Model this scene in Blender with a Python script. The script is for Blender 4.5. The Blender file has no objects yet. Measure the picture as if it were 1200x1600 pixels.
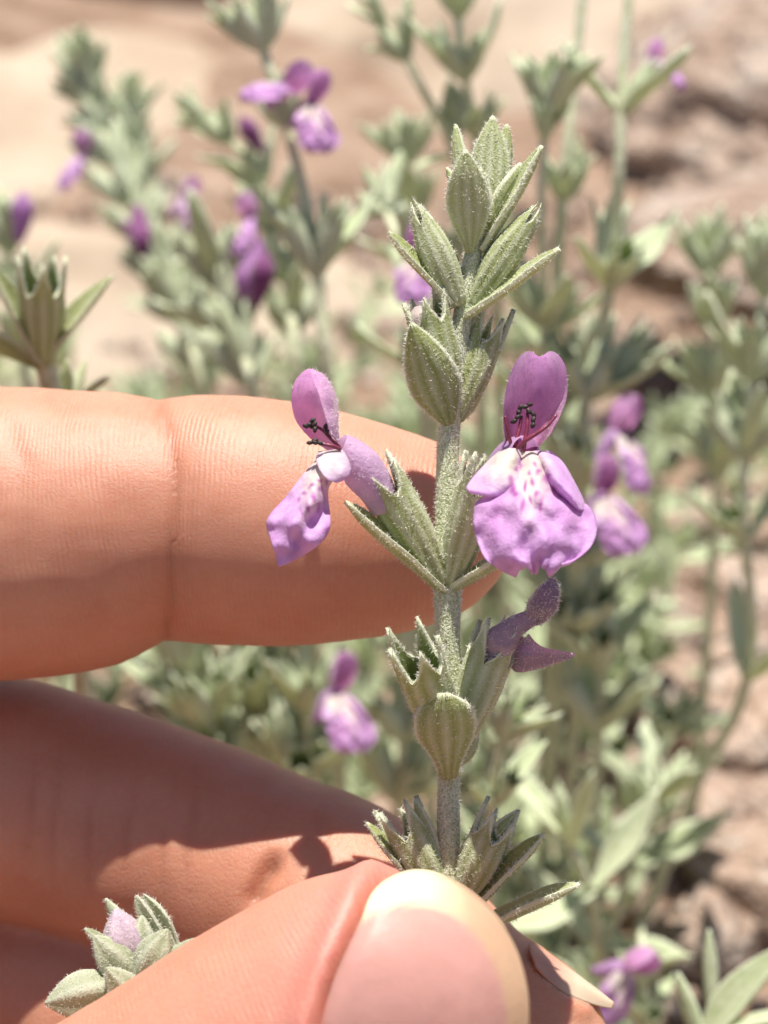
import bpy, math, random
import numpy as np
from mathutils import Vector, Matrix, noise
from mathutils.bvhtree import BVHTree

random.seed(7)
rng = np.random.default_rng(7)
scene = bpy.context.scene
col = scene.collection
scene.unit_settings.system = 'METRIC'
scene.unit_settings.scale_length = 0.01          # one unit is one centimetre

# ------------------------------------------------------------------ camera
DIST = 14.0                                       # lens to the plane in focus, cm
PPC = 250.0                                       # photo pixels per cm in that plane
PITCH = math.radians(25)
F = Vector((0, math.cos(PITCH), -math.sin(PITCH)))
R = Vector((1, 0, 0))
U = R.cross(F)
FOCUS = Vector((0, 0, 10.0))
CAM = FOCUS - F * DIST
cam_data = bpy.data.cameras.new('camera')
cam = bpy.data.objects.new('camera', cam_data)
col.objects.link(cam)
cam.matrix_world = Matrix(((R.x, U.x, -F.x, CAM.x), (R.y, U.y, -F.y, CAM.y), (R.z, U.z, -F.z, CAM.z), (0, 0, 0, 1)))
cam_data.sensor_fit = 'VERTICAL'
cam_data.sensor_height = 24.0
cam_data.lens = 24.0 * DIST / (1600 / PPC)
cam_data.clip_start = 0.5
cam_data.clip_end = 50000
cam_data.dof.use_dof = True
cam_data.dof.focus_distance = DIST - 0.12
APERTURE = 0.20                                  # lens opening, cm
cam_data.dof.aperture_fstop = cam_data.lens * 1e-3 / APERTURE
scene.camera = cam

# ------------------------------------------------------------------ light
SUN = (R * 0.02 + U * 0.95 - F * 0.30).normalized()
elev = math.asin(SUN.z)
azim = math.atan2(SUN.x, SUN.y)
world = bpy.data.worlds.new('World')
scene.world = world
world.use_nodes = True
wn = world.node_tree.nodes
sky = wn.new('ShaderNodeTexSky')
sky.sky_type = 'NISHITA'
sky.sun_disc = False
sky.sun_elevation = elev
sky.sun_rotation = azim
wn['Background'].inputs['Strength'].default_value = 0.06
world.node_tree.links.new(sky.outputs[0], wn['Background'].inputs['Color'])
sun_data = bpy.data.lights.new('sun', 'SUN')
sun_data.energy = 4.6
sun_data.angle = math.radians(0.53)
sun_data.color = (1.0, 0.95, 0.87)
sun = bpy.data.objects.new('sun', sun_data)
col.objects.link(sun)
sun.rotation_euler = SUN.to_track_quat('Z', 'Y').to_euler()
scene.view_settings.view_transform = 'Standard'
scene.view_settings.look = 'None'
scene.view_settings.exposure = 0.68
scene.view_settings.gamma = 1.0
scene.view_settings.use_curve_mapping = False
scene.cycles.use_denoising = True
scene.cycles.max_bounces = 8
scene.cycles.transparent_max_bounces = 8
scene.cycles.caustics_reflective = False
scene.cycles.caustics_refractive = False


def P(px, py, d=0.0):
    """photo pixel + depth (cm behind the plane in focus) -> point in the place"""
    k = (DIST + d) / DIST
    return CAM + R * ((px - 600) / PPC * k) + U * ((800 - py) / PPC * k) + F * (DIST + d)


def Pn(a):
    a = np.asarray(a, float)
    k = (DIST + a[..., 2:3]) / DIST
    r, u, f, c = (np.array(v) for v in (R, U, F, CAM))
    return c + r * ((a[..., 0:1] - 600) / PPC * k) + u * ((800 - a[..., 1:2]) / PPC * k) + f * (DIST + a[..., 2:3])


def G(px, py, z=0.0):
    d = R * ((px - 600) / PPC) + U * ((800 - py) / PPC) + F * DIST
    return CAM + d * ((z - CAM.z) / d.z)


def CV(x, y, z):
    """vector given as right, up, towards the camera"""
    return R * x + U * y - F * z


# ------------------------------------------------------------------ materials
def new_mat(name):
    m = bpy.data.materials.new(name)
    m.use_nodes = True
    nt = m.node_tree
    b = nt.nodes['Principled BSDF']
    return m, nt, b, nt.nodes['Material Output']


class NB:
    """little helper that wires nodes"""
    def __init__(self, nt):
        self.nt = nt

    def n(self, t, **kw):
        o = self.nt.nodes.new(t)
        for k, v in kw.items():
            setattr(o, k, v)
        return o

    def put(self, sock, v):
        if isinstance(v, bpy.types.NodeSocket):
            self.nt.links.new(v, sock)
        else:
            sock.default_value = v

    def attr(self, name, out='Fac'):
        a = self.n('ShaderNodeAttribute', attribute_name=name)
        return a.outputs[out]

    def math(self, op, a, b=None, c=None, clamp=False):
        m = self.n('ShaderNodeMath', operation=op, use_clamp=clamp)
        self.put(m.inputs[0], a)
        if b is not None:
            self.put(m.inputs[1], b)
        if c is not None:
            self.put(m.inputs[2], c)
        return m.outputs[0]

    def mix(self, f, a, b, blend='MIX'):
        m = self.n('ShaderNodeMix', data_type='RGBA', blend_type=blend)
        self.put(m.inputs[0], f)
        self.put(m.inputs[6], a if isinstance(a, bpy.types.NodeSocket) else (*a, 1))
        self.put(m.inputs[7], b if isinstance(b, bpy.types.NodeSocket) else (*b, 1))
        return m.outputs[2]

    def noise(self, scale, detail=3, rough=0.55, vec=None, dist=0.0):
        t = self.n('ShaderNodeTexNoise')
        t.inputs['Scale'].default_value = scale
        t.inputs['Detail'].default_value = detail
        t.inputs['Roughness'].default_value = rough
        t.inputs['Distortion'].default_value = dist
        if vec is not None:
            self.nt.links.new(vec, t.inputs['Vector'])
        return t.outputs[0]

    def voro(self, scale, vec=None, feature='F1', out='Distance'):
        t = self.n('ShaderNodeTexVoronoi', feature=feature)
        t.inputs['Scale'].default_value = scale
        if vec is not None:
            self.nt.links.new(vec, t.inputs['Vector'])
        return t.outputs[out]

    def ramp(self, f, stops):
        r = self.n('ShaderNodeValToRGB')
        e = r.color_ramp.elements
        while len(e) < len(stops):
            e.new(0.5)
        for k, (p, c) in enumerate(stops):
            e[k].position = p
            e[k].color = (*c, 1)
        self.put(r.inputs[0], f)
        return r.outputs[0]

    def maprange(self, v, a, b, c, d):
        m = self.n('ShaderNodeMapRange')
        m.clamp = True
        self.put(m.inputs[0], v)
        for k, x in enumerate((a, b, c, d)):
            m.inputs[k + 1].default_value = x
        return m.outputs[0]

    def bump(self, h, strength, dist, normal=None):
        b = self.n('ShaderNodeBump')
        b.inputs['Strength'].default_value = strength
        b.inputs['Distance'].default_value = dist
        self.put(b.inputs['Height'], h)
        if normal is not None:
            self.nt.links.new(normal, b.inputs['Normal'])
        return b.outputs[0]

    def coords(self, kind='Object'):
        return self.n('ShaderNodeTexCoord').outputs[kind]

    def translucent(self, bsdf, out, color, fac, normal=None):
        t = self.n('ShaderNodeBsdfTranslucent')
        self.put(t.inputs['Color'], color if isinstance(color, bpy.types.NodeSocket) else (*color, 1))
        if normal is not None:
            self.nt.links.new(normal, t.inputs['Normal'])
        m = self.n('ShaderNodeMixShader')
        m.inputs[0].default_value = fac
        self.nt.links.new(bsdf, m.inputs[1])
        self.nt.links.new(t.outputs[0], m.inputs[2])
        self.nt.links.new(m.outputs[0], out.inputs['Surface'])


def make_leaf_mat(name, green, pale, base_f, fuzz_scale, sheen):
    m, nt, b, out = new_mat(name)
    N = NB(nt)
    vein, edge, inner = N.attr('vein'), N.attr('edge'), N.attr('inner')
    rnd = N.n('ShaderNodeObjectInfo').outputs['Random']
    co = N.coords()
    n1 = N.noise(6, 3, 0.6, co)
    n2 = N.noise(fuzz_scale, 2, 0.7, co)
    f = N.math('MULTIPLY_ADD', vein, 0.5, base_f)
    f = N.math('MULTIPLY_ADD', edge, 0.75, f)
    f = N.math('MULTIPLY_ADD', N.math('SUBTRACT', n1, 0.5), 0.45, f)
    f = N.math('MULTIPLY_ADD', N.math('SUBTRACT', n2, 0.5), 0.5, f)
    f = N.math('MULTIPLY_ADD', N.math('SUBTRACT', rnd, 0.5), 0.25, f, clamp=True)
    c = N.mix(f, green, pale)
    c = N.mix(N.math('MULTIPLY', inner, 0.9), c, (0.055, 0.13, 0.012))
    nt.links.new(c, b.inputs['Base Color'])
    b.inputs['Roughness'].default_value = 0.8
    b.inputs['Specular IOR Level'].default_value = 0.25
    b.inputs['Sheen Weight'].default_value = sheen
    b.inputs['Sheen Roughness'].default_value = 0.45
    nrm = N.bump(N.math('ADD', n2, N.math('MULTIPLY', n1, 0.6)), 0.5, 0.02)
    nt.links.new(nrm, b.inputs['Normal'])
    N.translucent(b.outputs[0], out, N.mix(0.45, c, (0.46, 0.52, 0.12)), 0.32)
    return m


M = {}
M['leaf'] = make_leaf_mat('woolly_leaf', (0.31, 0.365, 0.075), (0.91, 0.93, 0.70), 0.25, 70, 0.15)
M['wool'] = make_leaf_mat('woolly_bud', (0.30, 0.34, 0.16), (0.66, 0.68, 0.53), 0.42, 60, 0.2)
M['bg_leaf'] = make_leaf_mat('woolly_leaf_shrub', (0.33, 0.425, 0.14), (0.86, 0.905, 0.70), 0.50, 14, 0.12)


def make_hair():
    m, nt, b, out = new_mat('white_hair')
    b.inputs['Base Color'].default_value = (0.92, 0.91, 0.86, 1)
    b.inputs['Roughness'].default_value = 0.6
    NB(nt).translucent(b.outputs[0], out, (0.92, 0.90, 0.84), 0.5)
    return m


M['hair'] = make_hair()


def make_petal(name, tint, sheen=0.25, transl=0.42):
    m, nt, b, out = new_mat(name)
    N = NB(nt)
    c = N.attr('col', 'Color')
    co = N.coords()
    n1 = N.noise(9, 4, 0.6, co)
    c = N.mix(1.0, c, N.ramp(n1, [(0.3, (0.82, 0.78, 0.84)), (0.7, (1.12, 1.1, 1.1))]), 'MULTIPLY')
    c = N.mix(1.0, c, tint, 'MULTIPLY')
    nt.links.new(c, b.inputs['Base Color'])
    b.inputs['Roughness'].default_value = 0.5
    b.inputs['Specular IOR Level'].default_value = 0.35
    b.inputs['Sheen Weight'].default_value = sheen
    nrm = N.bump(N.noise(34, 3, 0.6, co), 0.35, 0.03)
    nt.links.new(nrm, b.inputs['Normal'])
    N.translucent(b.outputs[0], out, c, transl)
    return m


M['petal'] = make_petal('lilac_petal', (1, 1, 1))
M['wilted'] = make_petal('wilted_petal', (1, 1, 1), 0.5, 0.2)


def make_plain(name, c, rough=0.6, spec=0.4, var=0.25, scale=20):
    m, nt, b, out = new_mat(name)
    N = NB(nt)
    n = N.noise(scale, 3, 0.6, N.coords())
    k = [tuple(min(1, x * (1 - var)) for x in c), tuple(min(1, x * (1 + var)) for x in c)]
    nt.links.new(N.ramp(n, [(0.3, k[0]), (0.7, k[1])]), b.inputs['Base Color'])
    b.inputs['Roughness'].default_value = rough
    b.inputs['Specular IOR Level'].default_value = spec
    nt.links.new(N.bump(n, 0.4, 0.02), b.inputs['Normal'])
    return m


M['filament'] = make_plain('maroon_filament', (0.22, 0.035, 0.07), 0.4, 0.5)
M['anther'] = make_plain('dark_anther', (0.035, 0.025, 0.02), 0.5, 0.5, 0.5, 60)


def make_stem(name, c0, c1, fuzz):
    m, nt, b, out = new_mat(name)
    N = NB(nt)
    co = N.coords()
    n = N.noise(fuzz, 2, 0.7, co)
    n2 = N.noise(3, 2, 0.5, co)
    c = N.mix(N.maprange(n, 0.35, 0.65, 0, 1), c0, c1)
    c = N.mix(N.math('MULTIPLY', n2, 0.2), c, (0.38, 0.33, 0.18))
    nt.links.new(c, b.inputs['Base Color'])
    b.inputs['Roughness'].default_value = 0.75
    b.inputs['Sheen Weight'].default_value = 0.3
    nt.links.new(N.bump(n, 0.8, 0.02), b.inputs['Normal'])
    return m


M['stem'] = make_stem('woolly_stem', (0.36, 0.41, 0.17), (0.86, 0.88, 0.68), 65)
M['bg_stem'] = make_stem('woolly_stem_shrub', (0.50, 0.54, 0.30), (0.76, 0.78, 0.58), 12)


def make_skin():
    m, nt, b, out = new_mat('skin')
    N = NB(nt)
    s, th, red, ridge = N.attr('axial'), N.attr('around'), N.attr('red'), N.attr('ridge')
    crease = N.attr('crease')
    co = N.coords()
    cv = N.n('ShaderNodeCombineXYZ')
    nt.links.new(s, cv.inputs[0])
    nt.links.new(th, cv.inputs[1])
    wob = N.noise(1.6, 3, 0.55, co)
    wob2 = N.noise(9, 2, 0.5, co)
    ph = N.math('MULTIPLY_ADD', s, 2 * math.pi / 0.034, N.math('MULTIPLY', wob, 14))
    ph = N.math('ADD', ph, N.math('MULTIPLY', wob2, 3.2))
    rid = N.math('SINE', ph)
    amp = N.maprange(N.noise(5, 2, 0.5, co), 0.38, 0.66, 0.05, 1.0)
    rid = N.math('MULTIPLY', N.math('MULTIPLY', rid, amp), ridge)
    blotch = N.noise(2.2, 4, 0.6, co)
    fine = N.noise(26, 3, 0.6, co)
    c = N.mix(N.maprange(blotch, 0.35, 0.68, 0, 1), (0.545, 0.242, 0.143), (0.595, 0.295, 0.188))
    c = N.mix(N.math('MULTIPLY', red, 0.75, clamp=True), c, (0.64, 0.245, 0.195))
    c = N.mix(N.math('MULTIPLY', N.maprange(fine, 0.45, 0.7, 0, 1), 0.22), c, (0.63, 0.36, 0.26))
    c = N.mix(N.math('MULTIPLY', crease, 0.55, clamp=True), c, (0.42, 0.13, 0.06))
    c = N.mix(N.maprange(rid, -1, 1, 0, 0.10), c, (0.66, 0.40, 0.29))
    nt.links.new(c, b.inputs['Base Color'])
    b.subsurface_method = 'RANDOM_WALK'
    b.inputs['Subsurface Weight'].default_value = 0.85
    b.inputs['Subsurface Radius'].default_value = (1.0, 0.36, 0.16)
    b.inputs['Subsurface Scale'].default_value = 0.13
    b.inputs['Roughness'].default_value = 0.42
    b.inputs['Specular IOR Level'].default_value = 0.5
    cells = N.voro(22, co, 'DISTANCE_TO_EDGE')
    cellh = N.maprange(cells, 0.0, 0.18, 0, 1)
    h = N.math('MULTIPLY', rid, 0.2)
    h = N.math('MULTIPLY_ADD', cellh, N.math('MULTIPLY_ADD', ridge, -0.18, 0.22), h)
    h = N.math('MULTIPLY_ADD', N.noise(60, 3, 0.7, co), 0.8, h)
    h = N.math('MULTIPLY_ADD', crease, -1.6, h)
    nrm = N.bump(h, 0.55, 0.012)
    nt.links.new(nrm, b.inputs['Normal'])
    return m


M['skin'] = make_skin()


def make_nail():
    m, nt, b, out = new_mat('fingernail')
    N = NB(nt)
    c = N.attr('col', 'Color')
    co = N.coords()
    c2 = N.mix(1.0, c, N.ramp(N.noise(3, 3, 0.6, co), [(0.3, (0.93, 0.9, 0.9)), (0.7, (1.05, 1.05, 1.05))]), 'MULTIPLY')
    nt.links.new(c2, b.inputs['Base Color'])
    b.inputs['Subsurface Weight'].default_value = 0.6
    b.inputs['Subsurface Radius'].default_value = (1.0, 0.55, 0.4)
    b.inputs['Subsurface Scale'].default_value = 0.05
    b.inputs['Roughness'].default_value = 0.45
    b.inputs['Specular IOR Level'].default_value = 0.22
    lw = N.math('SINE', N.math('MULTIPLY', N.attr('lane'), 95.0))
    nt.links.new(N.bump(N.math('MULTIPLY_ADD', lw, 0.025, N.noise(14, 3, 0.5, co)), 0.16, 0.02), b.inputs['Normal'])
    return m


M['nail'] = make_nail()


def make_rock(name, c0, c1, c2, sc, speck, bump_d, bstr):
    m, nt, b, out = new_mat(name)
    N = NB(nt)
    co = N.coords()
    n1 = N.noise(sc, 5, 0.6, co)
    n2 = N.noise(sc * 6, 4, 0.6, co)
    c = N.ramp(n1, [(0.32, c0), (0.52, c1), (0.7, c2)])
    c = N.mix(N.math('MULTIPLY', N.maprange(n2, 0.5, 0.68, 0, 1), speck), c, tuple(x * 0.45 for x in c0))
    c = N.mix(N.math('MULTIPLY', N.maprange(N.noise(sc * 14, 3, 0.6, co), 0.56, 0.66, 0, 1), speck), c, (0.62, 0.58, 0.52))
    nt.links.new(c, b.inputs['Base Color'])
    b.inputs['Roughness'].default_value = 0.9
    b.inputs['Specular IOR Level'].default_value = 0.15
    h = N.math('MULTIPLY_ADD', n2, 0.6, n1)
    nt.links.new(N.bump(h, bstr, bump_d), b.inputs['Normal'])
    return m


M['tan_rock'] = make_rock('tan_rock', (0.33, 0.235, 0.165), (0.455, 0.36, 0.27), (0.52, 0.43, 0.34), 0.12, 0.12, 0.6, 0.4)
M['granite'] = make_rock('pink_granite', (0.32, 0.205, 0.145), (0.50, 0.375, 0.295), (0.63, 0.54, 0.46), 0.34, 0.6, 1.2, 1.0)
M['ground'] = make_rock('gritty_ground', (0.18, 0.11, 0.07), (0.30, 0.20, 0.14), (0.42, 0.31, 0.235), 0.5, 0.4, 0.5, 0.8)


# ------------------------------------------------------------------ object helpers
def link(name, mesh, parent=None, mw=None, kind=None):
    o = bpy.data.objects.new(name, mesh)
    col.objects.link(o)
    mw = Matrix.Identity(4) if mw is None else mw
    if parent is not None:
        o.parent = parent
        o.matrix_parent_inverse = WORLD[parent.name].inverted()
    o.matrix_basis = mw
    WORLD[o.name] = mw
    if kind:
        o['kind'] = kind
    return o


WORLD = {}


def thing(name, label, cat, loc, group=None):
    o = bpy.data.objects.new(name, None)
    o.empty_display_size = 0.3
    col.objects.link(o)
    mw = Matrix.Translation(loc)
    o.matrix_basis = mw
    WORLD[o.name] = mw
    tag(o, label, cat, group)
    return o


def tag(o, label, cat=None, group=None):
    o['label'] = label
    if cat:
        o['category'] = cat
    if group:
        o['group'] = group
    return o


def mesh_from(name, v, f, mats, mi=None, attrs=None, cols=None, smooth=True):
    me = bpy.data.meshes.new(name)
    me.from_pydata(np.asarray(v, float).tolist(), [], [list(map(int, q)) for q in f])
    for m in mats:
        me.materials.append(m)
    if mi is not None:
        me.polygons.foreach_set('material_index', np.asarray(mi, np.int32))
    if smooth:
        me.polygons.foreach_set('use_smooth', np.ones(len(me.polygons), bool))
    for k, a in (attrs or {}).items():
        t = me.attributes.new(k, 'FLOAT', 'POINT')
        t.data.foreach_set('value', np.asarray(a, np.float32))
    if cols is not None:
        t = me.attributes.new('col', 'FLOAT_COLOR', 'POINT')
        c4 = np.ones((len(cols), 4), np.float32)
        c4[:, :3] = cols
        t.data.foreach_set('color', c4.ravel())
    me.update()
    return me


def cr(pts, m):
    """Catmull-Rom resample of control points (n,k) to m samples"""
    p = np.asarray(pts, float)
    n = len(p)
    if n == 1:
        return np.repeat(p, m, 0)
    q = np.concatenate([[2 * p[0] - p[1]], p, [2 * p[-1] - p[-2]]])
    t = np.linspace(0, n - 1, m)
    i = np.minimum(t.astype(int), n - 2)
    u = (t - i)[(...,) + (None,) * (p.ndim - 1)]
    a, b, c, d = q[i], q[i + 1], q[i + 2], q[i + 3]
    return 0.5 * ((2 * b) + (-a + c) * u + (2 * a - 5 * b + 4 * c - d) * u ** 2 + (-a + 3 * b - 3 * c + d) * u ** 3)


def grid_faces(rows, cols, off=0, wrap=False, flip=False):
    fs = []
    for i in range(rows - 1):
        for j in range(cols if wrap else cols - 1):
            a = off + i * cols + j
            b = off + i * cols + (j + 1) % cols
            q = (a, b, b + cols, a + cols)
            fs.append(q[::-1] if flip else q)
    return fs


def add_hairs(v, f, n_per_cm2, length, width, lean=(0, 0, 0), edge=None, edge_boost=0.0, spread=0.6):
    """short hairs grown from the faces; returns extra verts and faces"""
    v = np.asarray(v, float)
    tri = []
    for q in f:
        tri.append((q[0], q[1], q[2]))
        if len(q) == 4:
            tri.append((q[0], q[2], q[3]))
    tri = np.array(tri)
    a, b, c = v[tri[:, 0]], v[tri[:, 1]], v[tri[:, 2]]
    nr = np.cross(b - a, c - a)
    ar = np.linalg.norm(nr, axis=1) / 2
    nr = nr / (2 * ar[:, None] + 1e-12)
    w = ar.copy()
    if edge is not None:
        e = np.asarray(edge)[tri].mean(1)
        w *= np.clip(1 + edge_boost * e, .15, None)
    n = int(w.sum() * n_per_cm2)
    if n < 1:
        return np.zeros((0, 3)), []
    k = rng.choice(len(tri), n, p=w / w.sum())
    r1, r2 = np.sqrt(rng.random(n)), rng.random(n)
    p = (1 - r1)[:, None] * a[k] + (r1 * (1 - r2))[:, None] * b[k] + (r1 * r2)[:, None] * c[k]
    d = nr[k] + rng.normal(0, spread, (n, 3)) + np.array(lean)
    d /= np.linalg.norm(d, axis=1)[:, None]
    L = length * rng.uniform(0.5, 1.25, n)
    side = np.cross(d, rng.normal(0, 1, (n, 3)))
    side /= np.linalg.norm(side, axis=1)[:, None]
    p = p - d * 0.003
    w2 = width / 2
    V = np.empty((n * 3, 3))
    V[0::3] = p - side * w2
    V[1::3] = p + side * w2
    V[2::3] = p + d * L[:, None]
    return V, [(3 * i, 3 * i + 1, 3 * i + 2) for i in range(n)]


def with_hairs(v, f, attrs, dens, length, width, **kw):
    hv, hf = add_hairs(v, f, dens, length, width, **kw)
    n0 = len(v)
    V = np.concatenate([v, hv])
    Fa = list(f) + [tuple(n0 + i for i in t) for t in hf]
    mi = [0] * len(f) + [1] * len(hf)
    at = {k: np.concatenate([a, np.zeros(len(hv))]) for k, a in attrs.items()}
    return V, Fa, mi, at


PROFILES = {
    'lance': [(0, .22), (.12, .45), (.3, .85), (.48, 1), (.68, .86), (.85, .5), (.95, .22), (1, .03)],
    'narrow': [(0, .45), (.15, .7), (.4, 1), (.65, .95), (.85, .62), (.95, .33), (1, .05)],
    'ovate': [(0, .25), (.12, .62), (.3, .97), (.45, 1), (.65, .84), (.82, .52), (.94, .22), (1, .03)],
    'spoon': [(0, .34), (.14, .37), (.28, .58), (.45, .9), (.62, 1), (.78, .93), (.9, .68), (.97, .36), (1, .1)],
}


def leaf_arrays(L, W, profile='lance', bend=0.3, cup=0.35, thick=0.045, nv=18, ns=13, relief=0.07, wave=0.03, seed=0):
    """closed leaf blade: base at the origin, along +Y, upper side +Z"""
    pr = np.array(PROFILES[profile])
    vv = np.linspace(0, 1, nv)
    w = np.interp(vv, pr[:, 0], pr[:, 1])
    w = np.convolve(np.pad(w, 1, 'edge'), [.2, .6, .2], 'valid') * W / 2
    ang = bend * (vv ** 1.2)
    ds = L / (nv - 1)
    y = np.concatenate([[0], np.cumsum(np.cos((ang[1:] + ang[:-1]) / 2) * ds)])
    z = np.concatenate([[0], np.cumsum(np.sin((ang[1:] + ang[:-1]) / 2) * ds)])
    s = np.sin(np.linspace(-1, 1, ns) * math.pi / 2)
    r = np.random.default_rng(seed)
    ph = r.uniform(0, 6.28, 4)
    top, bot, vein, edge = [], [], [], []
    for i in range(nv):
        wi = w[i]
        wav = wave * W * np.sin(vv[i] * 9 + ph[0] + s * 1.3) * np.abs(s)
        cz = cup * wi * np.abs(s) ** 1.6 + wav
        g = np.exp(-(s / 0.13) ** 2) + 0.8 * np.exp(-((np.abs(s) - 0.52) / 0.12) ** 2)
        fade = np.sin(math.pi * min(1, vv[i] * 1.0 + .05)) ** .5 if vv[i] < .95 else .25
        t = thick * (0.35 + 0.65 * np.sqrt(np.clip(1 - s ** 4, 0, 1))) * (0.35 + 0.65 * min(1, (1 - vv[i]) * 6))
        ctr = np.array([0, y[i], z[i]])
        nrm = np.array([0, -math.sin(ang[i]), math.cos(ang[i])])
        xs = np.array([1., 0, 0])
        base = ctr + np.outer(wi * s, xs)
        top.append(base + np.outer(cz + t / 2 - relief * W * g * fade * .5, nrm))
        bot.append(base + np.outer(cz - t / 2 - relief * W * g * fade, nrm))
        vein.append(g * fade)
        edge.append(np.clip((np.abs(s) - 0.84) / 0.12, 0, 1) + (1.0 if vv[i] > .97 else 0))
    T, B = np.concatenate(top), np.concatenate(bot)
    v = np.concatenate([T, B])
    n = nv * ns
    f = grid_faces(nv, ns, 0) + grid_faces(nv, ns, n, flip=True)
    for i in range(nv - 1):
        a = i * ns
        f.append((a, a + ns, n + a + ns, n + a))
        a = i * ns + ns - 1
        f.append((a + ns, a, n + a, n + a + ns))
    for j in range(ns - 1):
        f.append((j + 1, j, n + j, n + j + 1))
        a = (nv - 1) * ns + j
        f.append((a, a + 1, n + a + 1, n + a))
    ve = np.concatenate(vein)
    ed = np.clip(np.concatenate(edge), 0, 1)
    at = {'vein': np.concatenate([ve * .4, ve]), 'edge': np.concatenate([ed, ed]), 'inner': np.zeros(2 * n)}
    return v, f, at


def calyx_arrays(L, r0, r1, tooth, flare=0.35, close=0.0, cols_per=8, rows=12, trow=6, seed=0, bend=0.0):
    """ribbed tube with five pointed teeth: base at the origin, along +Y"""
    nc = 5 * cols_per
    th = np.arange(nc) / nc * 2 * math.pi
    k = np.abs(((np.arange(nc) % cols_per) - cols_per / 2) / (cols_per / 2))     # 1 in the notch, 0 at the tip
    ribs = 0.5 + 0.5 * np.cos(th * 10)
    lobes = -np.cos(th * 5)
    r = np.random.default_rng(seed)
    tl = tooth * r.uniform(0.75, 1.2, 5)[(np.arange(nc) // cols_per)]
    lb = L - tooth * 0.9

    def ring(y, rad, inner):
        return np.stack([np.cos(th) * rad, np.full(nc, y) if np.isscalar(y) else y, np.sin(th) * rad], 1)

    def wall(off):
        out, ve, ed = [], [], []
        for i in range(rows):
            t = i / (rows - 1)
            rad = r0 + (r1 - r0) * (math.sin(min(1, t * 1.15) * math.pi / 2) ** 0.9) - off
            rad *= 1 - close * .5 * t ** 3
            rr = np.maximum(rad * (1 + (0.05 * (ribs - .5) * 2 + .075 * t * lobes) * math.sin(math.pi * min(1, t + .1)) ** .5), 0.01)
            out.append(ring(t * lb, rr, 0))
            ve.append(ribs * (0.9 if t > .05 else .3))
            ed.append(np.zeros(nc))
        for i in range(1, trow + 1):
            t = i / trow
            ln = tl * (1 - k ** 0.9) + 0.012
            y = lb + ln * t
            q = ln / tooth * t
            rad = (r1 * (1 - close * .5) - off) * (1 + flare * q * (1 - close)) * (1 - close * (q ** 1.3) * 0.85)
            # the tooth narrows: pull columns towards the tooth's own middle line
            mid = (np.floor(np.arange(nc) / cols_per) * cols_per + cols_per / 2) / nc * 2 * math.pi
            a2 = th + (mid - th) * 0.22 * t
            out.append(np.stack([np.cos(a2) * rad, y, np.sin(a2) * rad], 1))
            ve.append(ribs * .6 * (1 - t))
            ed.append(np.full(nc, 1.0 if t > .8 else (0.35 if t > .55 else 0)))
        return out, ve, ed
    o, ve, ed = wall(0.0)
    i_, vi, ei = wall(0.028)
    nr = len(o)
    v = np.concatenate(o + i_[::-1])
    at = {'vein': np.concatenate(ve + [x * 0 for x in vi]), 'edge': np.concatenate(ed + ei[::-1]),
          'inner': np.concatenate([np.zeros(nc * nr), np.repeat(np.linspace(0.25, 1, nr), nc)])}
    f = grid_faces(2 * nr, nc, 0, wrap=True, flip=True)
    f.append(tuple(range(nc)))
    f.append(tuple(range((2 * nr - 1) * nc, 2 * nr * nc))[::-1])
    if bend:
        a = bend * v[:, 1] / L
        v = np.stack([v[:, 0], v[:, 1] * np.cos(a * .5) - v[:, 2] * np.sin(a) * .6, v[:, 2] + v[:, 1] * np.sin(a * .5)], 1)
    return v, f, at


def tube_arrays(pts, radii, nr=12, m=None, flat=None, lump=0.0):
    """round tube along a smooth path"""
    p = np.asarray([tuple(q) for q in pts], float)
    m = m or (len(p) - 1) * 6 + 1
    c = cr(p, m)
    rr = cr(np.asarray(radii, float)[:, None], m)[:, 0] if not np.isscalar(radii) else np.full(m, radii)
    t = np.gradient(c, axis=0)
    t /= np.linalg.norm(t, axis=1)[:, None] + 1e-9
    e = np.cross(t[0], (0.3, 0.5, 0.8))
    e /= np.linalg.norm(e)
    th = np.arange(nr) / nr * 2 * math.pi
    v = []
    for i in range(m):
        e = e - t[i] * (e @ t[i])
        e /= np.linalg.norm(e)
        b = np.cross(t[i], e)
        rad = np.maximum(rr[i], 1e-4) * (1 + lump * np.sin(th * 4))
        v.append(c[i] + np.outer(np.cos(th) * rad, e) + np.outer(np.sin(th) * rad, b))
    f = grid_faces(m, nr, 0, wrap=True)
    f.append(tuple(range(nr))[::-1])
    f.append(tuple(range((m - 1) * nr, m * nr)))
    return np.concatenate(v), f


def patch_arrays(rows, nr, nc):
    """smooth sheet through a net of control points"""
    a = np.asarray(rows, float)
    g = cr(a, nr)
    g = np.swapaxes(cr(np.swapaxes(g, 0, 1), nc), 0, 1)
    return g.reshape(-1, 3), grid_faces(nr, nc)


def basis(origin, y, z):
    """matrix with +Y along y and +Z as near z as it can be"""
    y = Vector(y).normalized()
    z = Vector(z)
    z = (z - y * z.dot(y))
    if z.length < 1e-5:
        z = y.orthogonal()
    z.normalize()
    x = y.cross(z)
    return Matrix(((x.x, y.x, z.x, origin[0]), (x.y, y.y, z.y, origin[1]), (x.z, y.z, z.z, origin[2]), (0, 0, 0, 1)))


# ------------------------------------------------------------------ the setting: ground, boulders, stones
def gz(x, y):
    near = noise.noise(Vector((x * .11, y * .11, 3.1))) * 1.1 + noise.noise(Vector((x * .35, y * .35, 7.7))) * .35
    far = noise.noise(Vector((x * .01, y * .01, 1.3))) * 14 * min(1.0, max(0.0, (math.hypot(x, y) - 90) / 600))
    return near - 0.3 + far + max(0.0, y - 24) * 0.05 * (1 if y < 200 else 200 / y)


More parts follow.
